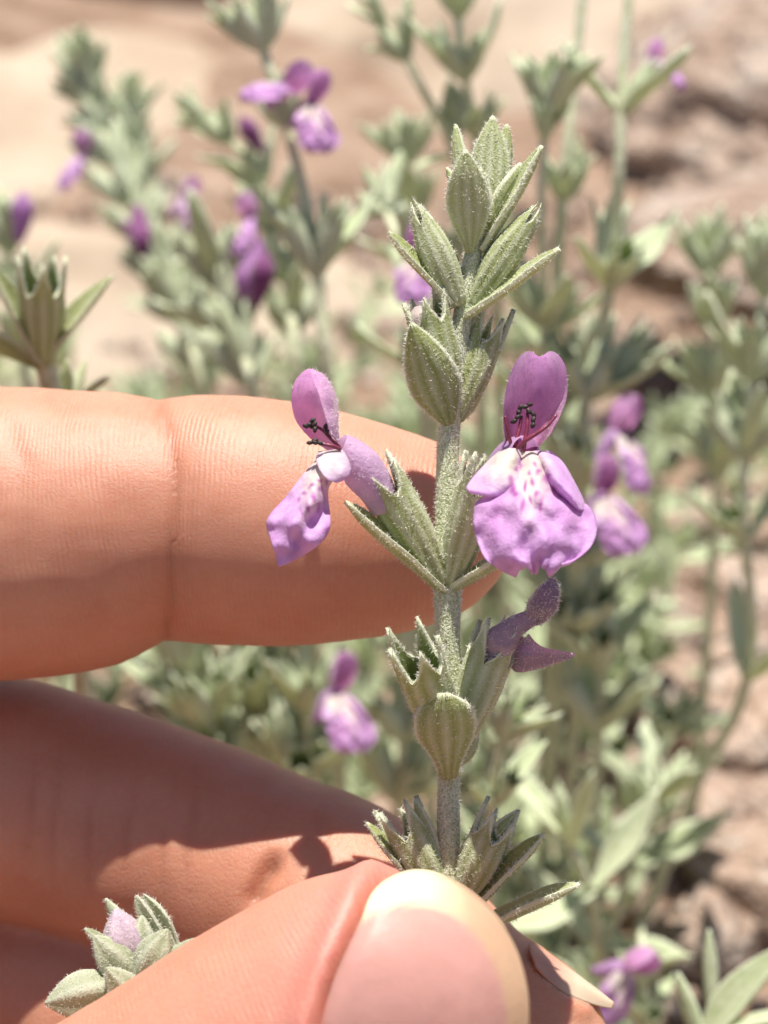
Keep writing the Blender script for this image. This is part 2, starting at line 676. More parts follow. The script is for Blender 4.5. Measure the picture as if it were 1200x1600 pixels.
def axis_steps(near, n_near, far, n_far):
    a = np.linspace(-near, near, n_near)
    b = near * (far / near) ** (np.arange(1, n_far + 1) / n_far)
    return np.concatenate([-b[::-1], a, b])


gx = axis_steps(26, 105, 20000, 26)
gy = axis_steps(26, 105, 20000, 26) + 14
gv = [(x, y, gz(x, y) + (0.14 * noise.noise(Vector((x * 1.3, y * 1.3, 0))) if abs(x) < 30 and abs(y - 14) < 30 else 0)) for y in gy for x in gx]
ground = link('ground', mesh_from('ground', gv, grid_faces(len(gy), len(gx)), [M['ground']]), kind='structure')
tag(ground, 'gritty pinkish brown ground under the shrub')


def icosphere(sub):
    import bmesh
    bm = bmesh.new()
    bmesh.ops.create_icosphere(bm, subdivisions=sub, radius=1)
    v = np.array([q.co[:] for q in bm.verts])
    f = [[q.index for q in p.verts] for p in bm.faces]
    bm.free()
    return v, f


ICO = {k: icosphere(k) for k in (1, 2, 4, 6)}


def rock_mesh(name, rad, seed, mat, sub=6, cuts=9, rough=0.10, fine=0.02, freq=1.3):
    v, f = ICO[sub]
    v = v.copy()
    r = np.random.default_rng(seed)
    for _ in range(cuts):
        n = r.normal(0, 1, 3)
        n /= np.linalg.norm(n)
        h = r.uniform(0.62, 0.88)
        d = np.clip(v @ n - h, 0, None)
        v -= np.outer(d * 0.85, n)
    o = Vector(r.uniform(-50, 50, 3))
    out = np.empty_like(v)
    for i, p in enumerate(v):
        q = Vector(p)
        k = rough * noise.fractal(q * freq + o, 1.0, 2.0, 4) + fine * noise.fractal(q * freq * 7 + o, 0.9, 2.0, 3)
        k -= 0.5 * rough * max(0, 0.12 - abs(noise.noise(q * freq * 0.9 + o * 1.7))) / .12 * .6       # cracks
        out[i] = p * (1 + k)
    return mesh_from(name, out * np.array(rad), f, [mat])


def boulder(loc, rad, seed, label, mat, rot=0.0, tilt=(0, 0), **kw):
    o = link('boulder', rock_mesh('boulder', rad, seed, mat, **kw), mw=Matrix.Translation(loc) @ Matrix.Rotation(rot, 4, 'Z') @ Matrix.Rotation(tilt[0], 4, 'X') @ Matrix.Rotation(tilt[1], 4, 'Y'))
    tag(o, label, 'boulder', 'boulders behind the shrub')
    return o


boulder((-11.5, 43, -4.4), (15, 12, 8.0), 3, 'large smooth tan boulder filling the upper left corner', M['tan_rock'], 0.3, rough=0.13, fine=0.006, cuts=7)
boulder((6.0, 58, -2.5), (12.5, 18, 10.5), 11, 'pale tan boulder behind the middle of the shrub, left of the rough granite', M['tan_rock'], -0.3, rough=0.09, fine=0.008, cuts=7)
boulder((10.6, 40, -0.4), (8.0, 12, 3.9), 21, 'rough pink and grey granite boulder at the upper right edge', M['granite'], 0.5, rough=0.24, fine=0.09, cuts=12)
boulder((20, 66, -2), (10, 10, 11.5), 35, 'dark cracked boulder standing behind the rough granite', M['granite'], 1.1, rough=0.16, fine=0.04)
boulder((8.4, 28.0, 2.5), (5.2, 4.2, 1.4), 44, 'flat granite slab overhanging a dark hollow on the right', M['granite'], 0.2, (-0.12, 0.1), rough=0.14, fine=0.04, cuts=12)
boulder((12.2, 26.5, -0.2), (3.4, 2.8, 2.3), 52, 'brown granite block propping the flat slab on the right', M['granite'], 0.9, rough=0.14, fine=0.05, cuts=12)
boulder((-13, 62, 1.5), (15, 8, 7), 81, 'dark-faced tan boulder looming behind the smooth one at the top left', M['tan_rock'], 0.1, (-0.5, 0), rough=0.16, fine=0.02, cuts=8)
boulder((-8.0, 31, -1.6), (9.5, 7.5, 3.2), 61, 'low tan rock on the ground behind the fingers on the left', M['tan_rock'], 0.4, rough=0.12, fine=0.012)

# gravel, far too much of it to count
gvv, gff, off = [], [], 0
iv, if_ = ICO[1]
for k in range(2600):
    x, y = rng.uniform(-9, 15), rng.uniform(-4, 38)
    r = 0.10 + 0.42 * rng.random() ** 3
    sc = r * rng.uniform(0.6, 1.3, 3) * np.array([1, 1, .75])
    A = np.array(Matrix.Rotation(rng.uniform(0, 6.3), 3, Vector(rng.normal(0, 1, 3))))
    p = (iv * (1 + rng.normal(0, .12, (len(iv), 1))) * sc) @ A.T + np.array([x, y, gz(x, y) + r * .35])
    gvv.append(p)
    gff += [[off + i for i in t] for t in if_]
    off += len(iv)
gravel = link('gravel', mesh_from('gravel', np.concatenate(gvv), gff, [M['granite']], smooth=False), kind='stuff')
tag(gravel, 'loose pinkish gravel scattered over the ground')

# stones one can tell apart, right of the held stem
stone_meshes = [rock_mesh('stone', (1, .85, .7), 70 + k, M['granite'], sub=4, cuts=12, rough=0.16, fine=0.04) for k in range(5)]
for k, (px, py, r) in enumerate([(1010, 1045, 1.25), (1110, 1010, 1.5), (1190, 1150, 1.4), (1060, 1110, .9), (1130, 1180, 1.1), (960, 1230, .8), (1000, 1130, .7),
                                 (1090, 1330, 1.2), (1180, 1290, 1.0), (1170, 1420, 1.1), (1030, 1420, .7), (1100, 1480, .8), (1010, 1290, .6), (880, 1000, 1.0),
                                 (1150, 900, 1.3), (1040, 900, .9)]):
    g = G(px, py)
    s = link('stone', stone_meshes[k % 5], mw=Matrix.LocRotScale(Vector((g.x, g.y, gz(g.x, g.y) + r * .35)), Matrix.Rotation(k * 1.7, 3, 'Z').to_quaternion(), Vector((r, r, r))))
    tag(s, 'small pinkish granite stone on the gravel behind the right flower and stems', 'stone', 'granite stones on the gravel')
# ------------------------------------------------------------------ the hand that holds the sprig
# stations: photo x, photo y, depth, half width across the picture, half width in depth (cm); from the root to the tip
FINGERS = {
    'index': [(-1900, 1250, 2.6, 1.05, 1.15), (-1300, 1010, 2.2, 1.02, 1.0), (-900, 890, 1.9, 1.0, .95), (-560, 845, 1.6, .98, .92), (-330, 838, 1.45, 1.02, .94), (-150, 834, 1.32, 1.02, .92),
              (0, 833, 1.22, 1.00, .90), (110, 829, 1.17, .965, .86), (200, 817, 1.13, .895, .82), (258, 812, 1.10, .845, .79), (310, 812, 1.09, .845, .80), (400, 815, 1.05, .835, .80),
              (500, 822, 1.02, .80, .78), (590, 830, 1.0, .725, .72), (660, 834, .98, .645, .64), (710, 836, .96, .555, .56), (750, 836, .95, .44, .45), (778, 836, .94, .31, .31), (794, 836, .93, .16, .16), (800, 836, .93, .03, .03)],
    'middle': [(-1850, 1480, 3.2, 1.05, 1.15), (-1250, 1310, 2.9, 1.0, 1.0), (-800, 1240, 2.5, .95, .95), (-450, 1225, 2.0, .93, .9), (-200, 1228, 2.05, .92, .88), (0, 1245, 1.95, .86, .84), (110, 1272, 1.90, .835, .82),
               (220, 1310, 1.80, .83, .82), (330, 1352, 1.72, .83, .80), (420, 1390, 1.54, .815, .78), (510, 1424, 1.36, .805, .77), (585, 1474, 1.18, .78, .75), (655, 1535, 1.0, .725, .72), (735, 1592, .86, .66, .66), (805, 1622, .74, .62, .63), (860, 1634, .71, .55, .57), (905, 1640, .70, .44, .47), (940, 1640, .70, .28, .31), (956, 1638, .70, .13, .13), (962, 1636, .70, .03, .03)],
    'ring': [(-1800, 1700, 3.8, 1.0, 1.1), (-1250, 1600, 3.6, .95, .95), (-800, 1520, 3.4, .9, .9), (-450, 1480, 3.1, .86, .86), (-180, 1490, 2.7, .80, .80), (0, 1530, 2.3, .70, .72), (160, 1590, 1.9, .72, .74), (330, 1680, 1.55, .72, .72), (480, 1770, 1.3, .68, .68), (600, 1840, 1.2, .58, .58), (680, 1885, 1.15, .42, .42), (720, 1905, 1.15, .22, .22), (735, 1912, 1.15, .04, .04)],
    'little': [(-1750, 1900, 4.2, .9, 1.0), (-1200, 1850, 4.2, .82, .85), (-800, 1800, 4.0, .78, .8), (-450, 1790, 3.6, .72, .74), (-200, 1820, 3.2, .68, .7), (0, 1880, 2.8, .64, .66), (160, 1950, 2.5, .62, .62), (260, 2000, 2.3, .52, .52), (320, 2030, 2.25, .34, .34), (345, 2042, 2.2, .05, .05)],
    'thumb': [(-1500, 2350, 2.4, 1.7, 1.2), (-1050, 2260, 1.2, 1.5, 1.15), (-650, 2160, .2, 1.22, 1.05), (-300, 2060, -.45, 1.05, .95), (-20, 1955, -.75, 1.02, .90), (160, 1870, -.88, 1.02, .87), (320, 1775, -.95, 1.0, .86),
              (440, 1695, -.98, .985, .86), (520, 1645, -1.0, .975, .85), (573, 1609, -1.0, .955, .835), (625, 1574, -1.0, .90, .80), (680, 1537, -.99, .79, .715), (722, 1508, -.98, .645, .59), (752, 1489, -.97, .47, .43), (770, 1477, -.96, .28, .25), (777, 1472, -.96, .05, .05)],
    'palm': [(-900, 1250, 3.0, 1.2, .8), (-1300, 1500, 3.4, 2.6, 1.2), (-1700, 1720, 3.7, 3.6, 1.4), (-2200, 1950, 3.8, 3.9, 1.6), (-2800, 2250, 3.8, 3.7, 1.75), (-3300, 2500, 3.8, 3.1, 1.8), (-3700, 2700, 3.8, 2.75, 1.85), (-4400, 3050, 3.9, 2.8, 2.0), (-5600, 3650, 4.1, 3.2, 2.5), (-7200, 4450, 4.4, 3.6, 3.0)],
}
NRING = 40
hand_v, hand_f, axis_pts, axis_s, axis_id, axis_A, axis_B, axis_rad = [], [], [], [], [], [], [], []
off = 0
for fid, (nm, st) in enumerate(FINGERS.items()):
    a = np.array(st, float)
    m = 110
    # resample by arc length so short end stations keep their rings
    g = cr(a, m)
    c = Pn(g[:, :3])
    t = np.gradient(c, axis=0)
    t /= np.linalg.norm(t, axis=1)[:, None]
    fw = np.array(F)
    seg = np.linalg.norm(np.diff(c, axis=0), axis=1)
    s = np.concatenate([[0], np.cumsum(seg)])
    s = s[-1] - s                                    # distance from the finger tip
    for i in range(m):
        A = np.cross(t[i], fw)
        A /= np.linalg.norm(A)
        B = np.cross(A, t[i])
        B /= np.linalg.norm(B)
        th = np.arange(NRING) / NRING * 2 * math.pi
        ca, sa = np.cos(th), np.sin(th)
        hand_v.append(c[i] + np.outer(ca * max(g[i, 3], .01), A) + np.outer(sa * max(g[i, 4], .01), B))
        axis_A.append(A)
        axis_B.append(B)
    axis_pts.append(c)
    axis_s.append(s)
    axis_id.append(np.full(m, fid))
    axis_rad.append(np.sqrt(np.maximum(g[:, 3], .01) * np.maximum(g[:, 4], .01)))
    hand_f += grid_faces(m, NRING, off, wrap=True)
    hand_f.append(tuple(range(off, off + NRING))[::-1])
    hand_f.append(tuple(range(off + (m - 1) * NRING, off + m * NRING)))
    off += m * NRING
raw = bpy.data.meshes.new('hand_raw')
raw.from_pydata(np.concatenate(hand_v).tolist(), [], hand_f)
import bmesh
bm = bmesh.new()
bm.from_mesh(raw)
bmesh.ops.recalc_face_normals(bm, faces=bm.faces)
bm.to_mesh(raw)
bm.free()
tmp = bpy.data.objects.new('hand_raw', raw)
col.objects.link(tmp)
rm = tmp.modifiers.new('remesh', 'REMESH')
rm.mode = 'VOXEL'
rm.voxel_size = 0.05
sm = tmp.modifiers.new('smooth', 'SMOOTH')
sm.factor = 0.5
sm.iterations = 6
dg = bpy.context.evaluated_depsgraph_get()
hand_me = bpy.data.meshes.new_from_object(tmp.evaluated_get(dg))
bpy.data.objects.remove(tmp)
hand_me.name = 'hand'

nv = len(hand_me.vertices)
hv = np.empty(nv * 3)
hand_me.vertices.foreach_get('co', hv)
hv = hv.reshape(-1, 3)
hn = np.empty(nv * 3)
hand_me.vertices.foreach_get('normal', hn)
hn = hn.reshape(-1, 3)
AP, AS, AI, AR = np.concatenate(axis_pts), np.concatenate(axis_s), np.concatenate(axis_id), np.concatenate(axis_rad)
AA, AB = np.array(axis_A), np.array(axis_B)
near = np.empty(nv, int)
for k in range(0, nv, 4000):
    d2 = ((hv[k:k + 4000, None, :] - AP[None]) ** 2).sum(2)
    near[k:k + 4000] = np.argmin(np.sqrt(d2) / (AR[None] + .15), 1)
AT = np.cross(AA, AB)
rel = hv - AP[near]
tipward = np.array([1.0])
grad_s = np.empty_like(AP)
o2 = 0
for c in axis_pts:
    t = np.gradient(c, axis=0)
    grad_s[o2:o2 + len(c)] = t / np.linalg.norm(t, axis=1)[:, None]
    o2 += len(c)
axial = AS[near] - (rel * grad_s[near]).sum(1)
ca = (rel * AA[near]).sum(1)
cb = (rel * AB[near]).sum(1)
around = np.arctan2(cb, ca)
fid = AI[near]
# picture position of each vertex, used to lay creases and the nail bed where they are on this hand
cvec = hv - np.array(CAM)
dep = cvec @ np.array(F)
vx = 600 + PPC * DIST * (cvec @ np.array(R)) / dep
vy = 800 - PPC * DIST * (cvec @ np.array(U)) / dep
facing = -(hn @ np.array(F))
disp = np.zeros(nv)
crease = np.zeros(nv)
red = np.zeros(nv)
ridge = np.where(fid == 0, 1.0, np.where(fid == 4, .6, np.where(fid == 1, .25, .3)))


def line_crease(mask, pts, width, depth, colour, taper=0.25):
    """groove along a polyline on the near side of the hand"""
    p = cr(np.array(pts, float), 40)
    idx = np.where(mask & (facing > -.35))[0]
    q = np.stack([vx[idx], vy[idx]], 1)
    d = np.full(len(idx), 1e9)
    tt = np.zeros(len(idx))
    for k in range(39):
        a, b = p[k], p[k + 1]
        ab = b - a
        u = np.clip(((q - a) @ ab) / (ab @ ab), 0, 1)
        dd = np.linalg.norm(q - a - u[:, None] * ab, axis=1)
        m = dd < d
        d[m] = dd[m]
        tt[m] = (k + u[m]) / 39
    env = np.clip(np.minimum(tt, 1 - tt) / taper, 0, 1) if taper > 0 else 1
    w = np.exp(-(d / width) ** 2) * env
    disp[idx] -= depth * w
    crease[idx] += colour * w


ix, mi_, th_ = fid == 0, fid == 1, fid == 4
# joint crease of the index finger, and the small ones beside it
line_crease(ix, [(243, 600), (257, 660), (270, 720), (272, 790), (268, 860), (266, 930), (262, 990), (255, 1020)], 9, .017, .8, .06)
line_crease(ix, [(243, 600), (257, 660), (270, 720), (272, 790), (268, 860), (266, 930), (262, 990), (255, 1020)], 46, .026, .18, 0)
line_crease(ix, [(300, 740), (298, 800), (292, 880), (288, 950)], 8, .006, .15)
line_crease(ix, [(8, 640), (25, 690), (44, 740)], 12, .012, .3)
line_crease(ix, [(20, 700), (40, 800), (36, 900)], 14, .006, .12)
# fold of the middle finger beside the thumb, and the fine creases at its joint
line_crease(mi_, [(432, 1325), (424, 1352), (408, 1378), (396, 1408), (392, 1440)], 14, .085, .9, .3)
line_crease(mi_, [(480, 1270), (500, 1300), (512, 1330)], 12, .02, .25)
for x, w in ((52, 5), (90, 6), (146, 5), (205, 5), (262, 4), (300, 4)):
    line_crease(mi_, [(x + 10, 1120 + x * .2), (x + 2, 1210 + x * .2), (x - 8, 1300 + x * .2), (x - 2, 1390 + x * .2)], w, .008, .55, .4)
line_crease(mi_, [(435, 1170), (442, 1186), (447, 1205)], 7, .02, .2)
line_crease(mi_, [(496, 1195), (505, 1210), (512, 1230)], 7, .02, .2)

line_crease(mi_, [(822, 1502), (846, 1534), (872, 1560), (900, 1576), (930, 1586)], 13, -.04, 0, .15)
# nail bed of the thumb: skin sinks under the plate, the fold beside it swells and reddens
NAIL = np.array([(500, 1605), (512, 1560), (528, 1515), (548, 1470), (566, 1432), (578, 1400), (600, 1376), (636, 1360), (672, 1360), (712, 1375), (752, 1403), (787, 1442), (811, 1486), (825, 1535),
                 (829, 1585), (824, 1640), (806, 1700), (770, 1752), (715, 1785), (650, 1790), (585, 1765), (535, 1715), (506, 1655)], float)


def poly_sd(q, poly):
    """signed distance to a closed outline, negative inside"""
    d = np.full(len(q), 1e9)
    inside = np.zeros(len(q), bool)
    n = len(poly)
    for k in range(n):
        a, b = poly[k], poly[(k + 1) % n]
        ab = b - a
        u = np.clip(((q - a) @ ab) / (ab @ ab), 0, 1)
        d = np.minimum(d, np.linalg.norm(q - a - u[:, None] * ab, axis=1))
        c = (a[1] > q[:, 1]) != (b[1] > q[:, 1])
        xs = a[0] + (q[:, 1] - a[1]) / (b[1] - a[1] + 1e-12) * (b[0] - a[0])
        inside ^= c & (q[:, 0] < xs)
    return np.where(inside, -d, d)


idx = np.where(th_ & (facing > -.5) & (vx > 300) & (vy > 1250) & (vy < 1950))[0]
sd = poly_sd(np.stack([vx[idx], vy[idx]], 1), NAIL)
sink = np.clip(-(sd - 4) / 16, 0, 1)
disp[idx] -= .085 * sink * sink * (3 - 2 * sink)
left_side = 1 / (1 + np.exp((vx[idx] - (600 - (vy[idx] - 1420) * .25)) / 18))
disp[idx] += .075 * np.exp(-((sd - 24) / 22) ** 2) * left_side
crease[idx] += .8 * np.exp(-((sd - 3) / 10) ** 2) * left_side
red[idx] += .9 * np.exp(-(np.clip(sd, 0, None) / 75) ** 2)
tipm = np.clip((1.9 - axial) / 1.6, 0, 1)
red += np.where(th_, .35 + .35 * tipm, np.where(ix, .12 + .15 * tipm, .08))
lump = np.array([.013 * noise.noise(Vector(p) * 1.1) + .006 * noise.noise(Vector(p) * 3.1) + .0025 * noise.noise(Vector(p) * 8) for p in hv])
hv += hn * (disp + lump)[:, None]
hand_me.vertices.foreach_set('co', hv.ravel())
for k, a in (('axial', axial), ('around', around), ('red', red), ('ridge', ridge), ('crease', np.clip(crease, 0, 1.2))):
    t = hand_me.attributes.new(k, 'FLOAT', 'POINT')
    t.data.foreach_set('value', a.astype(np.float32))
hand_me.materials.clear()
hand_me.materials.append(M['skin'])
hand_me.polygons.foreach_set('use_smooth', np.ones(len(hand_me.polygons), bool))
hand_me.update()
hand = link('hand', hand_me)
tag(hand, 'bare hand reaching in from the left, pinching the woolly stem between thumb and middle finger', 'hand')

# thumb nail: a domed plate over the finger end
CX, CY, RR = 573.0, 1609.0, 267.0
dC, kz = -1.0, .835 / .955
ctr = np.array([668., 1700.])
nrad, nang = 26, 96
ring = cr(np.concatenate([NAIL, NAIL[:1]]), nang + 1)[:-1]
pts, colr = [], []
for i in range(nrad + 1):
    t = (i / nrad) ** .8
    q = ctr + (ring - ctr) * t
    rho2 = ((q[:, 0] - CX) ** 2 + (q[:, 1] - CY) ** 2)
    zz = np.sqrt(np.clip((RR * 1.012) ** 2 - rho2, 0, None)) / PPC * (DIST + dC) / DIST * kz
    dd = dC - zz
    # the plate dips into the fold on its hidden root side and on the left
    sdq = poly_sd(q, NAIL)
    lf = 1 / (1 + np.exp((q[:, 0] - (600 - (q[:, 1] - 1420) * .25)) / 16))
    dd += .05 * np.exp(-(np.abs(sdq) / 14) ** 2) * lf
    pts.append(np.stack([q[:, 0], q[:, 1], dd], 1))
    # pale free edge beyond the pink bed; sunlight on its top left painted in
    bed = np.hypot((q[:, 0] - 640) / 150, (q[:, 1] - 1600) / 187)
    w = np.clip((bed - .97) / .08, 0, 1)
    right = np.clip((q[:, 0] - 665) / 70, 0, 1)
    pink = np.array([.59, .32, .275])
    rim = np.array([.60, .39, .25])
    sunlit_edge = np.array([.84, .77, .50])
    e = np.outer(1 - right, sunlit_edge) + np.outer(right, rim)
    colr.append(pink * (1 - w)[:, None] + e * w[:, None])
V = Pn(np.concatenate(pts))
fs = grid_faces(nrad + 1, nang, 0, wrap=True)
NP = np.concatenate(pts)
lane = (NP[:, 0] * .6 + NP[:, 1] * .8) / PPC
nail = link('nail', mesh_from('thumb_nail', V, fs, [M['nail']], attrs={'lane': lane}, cols=np.concatenate(colr)), hand)
nail['label'] = 'large pink thumb nail with a pale yellowish free edge'
sol = nail.modifiers.new('plate', 'SOLIDIFY')
sol.thickness = .035
sol.offset = -1

# nail of the middle finger, seen from its side beyond the thumb
rows = [[(836, 1512, .36), (826, 1482, .5), (832, 1474, .72), (845, 1496, 1.0)], [(856, 1534, .34), (850, 1502, .48), (856, 1494, .72), (866, 1516, 1.0)], [(880, 1552, .34), (880, 1522, .48), (886, 1515, .72), (892, 1536, .98)],
        [(905, 1564, .40), (910, 1541, .5), (915, 1536, .7), (918, 1552, .9)], [(932, 1572, .5), (938, 1558, .56), (941, 1556, .68), (941, 1564, .8)], [(955, 1576, .6), (957, 1570, .62), (957, 1569, .66), (957, 1572, .7)]]
v, f = patch_arrays(rows, 30, 24)
tw = np.clip((v[:, 0] - 862) / 40, 0, 1)[:, None]
cl = np.array([.54, .285, .215]) * (1 - tw) + np.array([.64, .50, .36]) * tw
nail2 = link('nail', mesh_from('finger_nail', Pn(v), f, [M['nail']], cols=cl), hand)
nail2['label'] = 'long fingernail seen from the side beyond the thumb'
sol = nail2.modifiers.new('plate', 'SOLIDIFY')
sol.thickness = .016
# ------------------------------------------------------------------ the sprig in focus
sprig = thing('flowering_sprig', 'sharp woolly grey-green sprig with two open lilac flowers, held in the fingertips', 'flower sprig', P(690, 1900, .1))


def fg_leaf(base, tip, width, n=(0, 0, -1), profile='lance', bend=0.25, cup=0.35, seed=0, hair=1200, thick=.045, relief=.07, parent=None, name='leaf', mat='leaf', hl=.03):
    a, b = P(*base), P(*tip)
    L = (b - a).length * (1 + .05 * abs(bend))
    W = width / PPC
    v, f, at = leaf_arrays(L, W, profile, bend, cup, thick, seed=seed, relief=relief)
    if hair:
        V, Fa, mi, at = with_hairs(v, f, at, hair, hl, 0.0058, lean=(0, .25, 0), edge=at['edge'], edge_boost=4.0)
    else:
        V, Fa, mi = v, f, None
    # the chord of the bent blade runs from base to tip
    tipv = Vector(v[(17 * 13) + 6])
    q = Matrix.Rotation(-math.atan2(tipv.z, tipv.y), 4, 'X')
    mw = basis(a, b - a, CV(*n)) @ q
    o = link(name, mesh_from(name, V, Fa, [M[mat], M['hair']], mi, at), parent or sprig, mw)
    return o


def fg_calyx(base, tip, r1, tooth=.16,  r0=.055, flare=.3, close=0.0, roll=0.0, seed=0, hair=1300, parent=None, bend=0.0, bendaxis=(0, 0, -1), hl=.03, mat='leaf'):
    a, b = P(*base), P(*tip)
    L = (b - a).length
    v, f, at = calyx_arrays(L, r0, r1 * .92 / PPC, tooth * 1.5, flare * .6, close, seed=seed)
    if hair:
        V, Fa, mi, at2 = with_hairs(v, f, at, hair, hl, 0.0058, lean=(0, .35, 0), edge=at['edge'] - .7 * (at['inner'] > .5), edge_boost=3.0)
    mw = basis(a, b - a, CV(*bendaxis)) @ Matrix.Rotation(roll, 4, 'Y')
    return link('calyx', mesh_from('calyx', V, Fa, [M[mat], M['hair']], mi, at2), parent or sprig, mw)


# stem, from the growing tip down between the fingers to the ground
low = P(684, 1800, .25)
root = Vector((low.x + .5, low.y + 1.2, gz(low.x + .5, low.y + 1.2)))
spts = [(748, 300, .05), (741, 380, .03), (731, 440, 0), (719, 520, 0), (709, 600, 0), (701, 680, 0), (698, 770, 0), (697, 850, 0), (699, 920, 0), (700, 1000, 0), (704, 1060, .02), (703, 1150, .04), (701, 1250, .03), (700, 1340, .01), (697, 1450, 0), (692, 1620, .08), (684, 1800, .25)]
sp = [tuple(P(*q)) for q in spts] + [tuple(low.lerp(root, .5) + Vector((0, .1, 0))), (root.x, root.y, root.z - .2)]
rad = [.02, .05, .056, .058, .062, .066, .067, .07, .084, .071, .07, .068, .068, .07, .07, .075, .08, .09, .1]
v, f = tube_arrays(sp, rad, 16, 170, lump=.05)
vis = [q for q in f if len(q) == 4 and v[q[0]][2] > 6.5]
hvv, hff = add_hairs(v, vis, 4200, .026, .0055, spread=.55)
V = np.concatenate([v, hvv])
Fa = list(f) + [tuple(len(v) + i for i in t) for t in hff]
link('stem', mesh_from('stem', V, Fa, [M['stem'], M['hair']], [0] * len(f) + [1] * len(hff)), sprig)

# growing tip
fg_leaf((735, 392, -.02), (727, 235, -.24), 70, (.05, .2, -1), 'lance', .30, .35, 1)
fg_leaf((760, 345, .05), (770, 183, .10), 66, (0, .15, -1), 'lance', .15, .3, 2)
fg_leaf((728, 330, .12), (713, 196, .20), 27, (.6, .2, -1), 'narrow', .2, .3, 3)
fg_leaf((775, 330, .14), (792, 196, .22), 34, (-.3, .2, -1), 'narrow', .2, .3, 4)
fg_leaf((752, 392, .02), (846, 228, -.02), 46, (-.8, .3, .35), 'narrow', .12, .5, 5)
fg_leaf((752, 360, -.04), (751, 262, -.06), 34, (-.3, .1, -1), 'lance', .2, .5, 6)
fg_leaf((762, 345, .02), (812, 255, .06), 30, (-.8, .1, -.5), 'lance', .2, .4, 7)
fg_leaf((742, 350, .08), (700, 262, .14), 26, (.8, .1, -.5), 'lance', .2, .4, 8)
# second pair of buds and bracts
fg_calyx((716, 478, -.03), (648, 320, -.10), 37, .11, .06, 0, .85, .2, 1)
fg_leaf((708, 474, -.08), (608, 362, -.16), 30, (.55, .55, .5), 'narrow', .10, .45, 9)
fg_calyx((733, 482, .02), (838, 325, -.02), 34, .10, .06, 0, .8, .4, 2)
fg_leaf((726, 496, -.05), (873, 388, -.14), 38, (-.5, .75, .35), 'narrow', .12, .5, 10)
# third pair
fg_calyx((705, 630, -.04), (661, 462, -.08), 37, .15, .06, .15, 0, .9, 3)
fg_leaf((701, 662, -.05), (643, 506, -.30), 84, (.15, .2, -1), 'ovate', .22, .40, 11)
fg_calyx((712, 655, .03), (770, 492, .10), 33, .17, .05, .15, 0, .3, 4)
fg_leaf((711, 662, .10), (762, 560, .28), 44, (-.4, .2, -1), 'ovate', .2, .35, 12)
# fourth pair, the one that carries the open flowers
fg_calyx((692, 914, -.03), (584, 728, -.22), 39, .17, .06, .18, 0, .65, 5, bend=-.15)
fg_leaf((694, 922, -.06), (541, 784, -.34), 46, (.55, .75, .25), 'narrow', .12, .5, 13)
fg_calyx((704, 912, -.03), (757, 722, -.26), 36, .15, .06, .15, 0, .35, 6)
fg_leaf((703, 922, -.03), (812, 852, -.30), 40, (-.5, .8, .1), 'narrow', .15, .5, 14)
# fifth pair
fg_calyx((694, 1150, -.05), (644, 1002, -.40), 42, .17, .06, .22, 0, 1.1, 7)
fg_calyx((708, 1175, .0), (781, 985, -.10), 40, .16, .06, .15, 0, .25, 8)
fg_leaf((701, 1212, -.06), (693, 1084, -.38), 98, (0, .3, -1), 'spoon', .30, .22, 15, relief=.03, thick=.06)
fg_leaf((706, 1196, .08), (745, 1120, .26), 60, (-.3, .3, -1), 'ovate', .3, .3, 25)
# sixth pair, half hidden by the thumb
fg_calyx((684, 1395, -.02), (622, 1268, .02), 38, .15, .06, .25, 0, .2, 9, hair=1500)
fg_leaf((690, 1380, .0), (649, 1250, -.04), 30, (.4, .3, -.8), 'narrow', .1, .4, 16, hair=1500)
fg_leaf((670, 1400, -.04), (574, 1285, -.02), 26, (.5, .5, .5), 'narrow', .1, .4, 17, hair=1500)
fg_calyx((722, 1405, -.02), (782, 1272, -.10), 37, .14, .06, .12, 0.1, .5, 10, hair=1500)
fg_leaf((735, 1420, -.04), (848, 1303, -.14), 40, (-.6, .6, .4), 'narrow', .1, .5, 18, hair=1500)
fg_leaf((752, 1330, .08), (806, 1266, .14), 26, (-.4, .2, -.8), 'lance', .2, .3, 19)
fg_leaf((748, 1452, -.02), (904, 1381, -.18), 42, (-.2, .85, .25), 'narrow', .05, .6, 20, hair=1500)
# a bud still closed inside the third calyx
v, f = tube_arrays([P(690, 580, -.04), P(670, 520, -.07), P(657, 493, -.09), P(652, 478, -.10)], [.08, .10, .085, .02], 14, 20)
cb_ = np.full((len(v), 3), (.72, .62, .55))
link('flower_bud', mesh_from('flower_bud', v, f, [M['petal']], cols=cb_), sprig)

# ---- open flowers.  colours are those of the petals themselves
LIL, DEEP, WHITE, SPOT = np.array([.80, .44, .78]), np.array([.74, .33, .66]), np.array([.86, .80, .72]), np.array([.50, .07, .46])


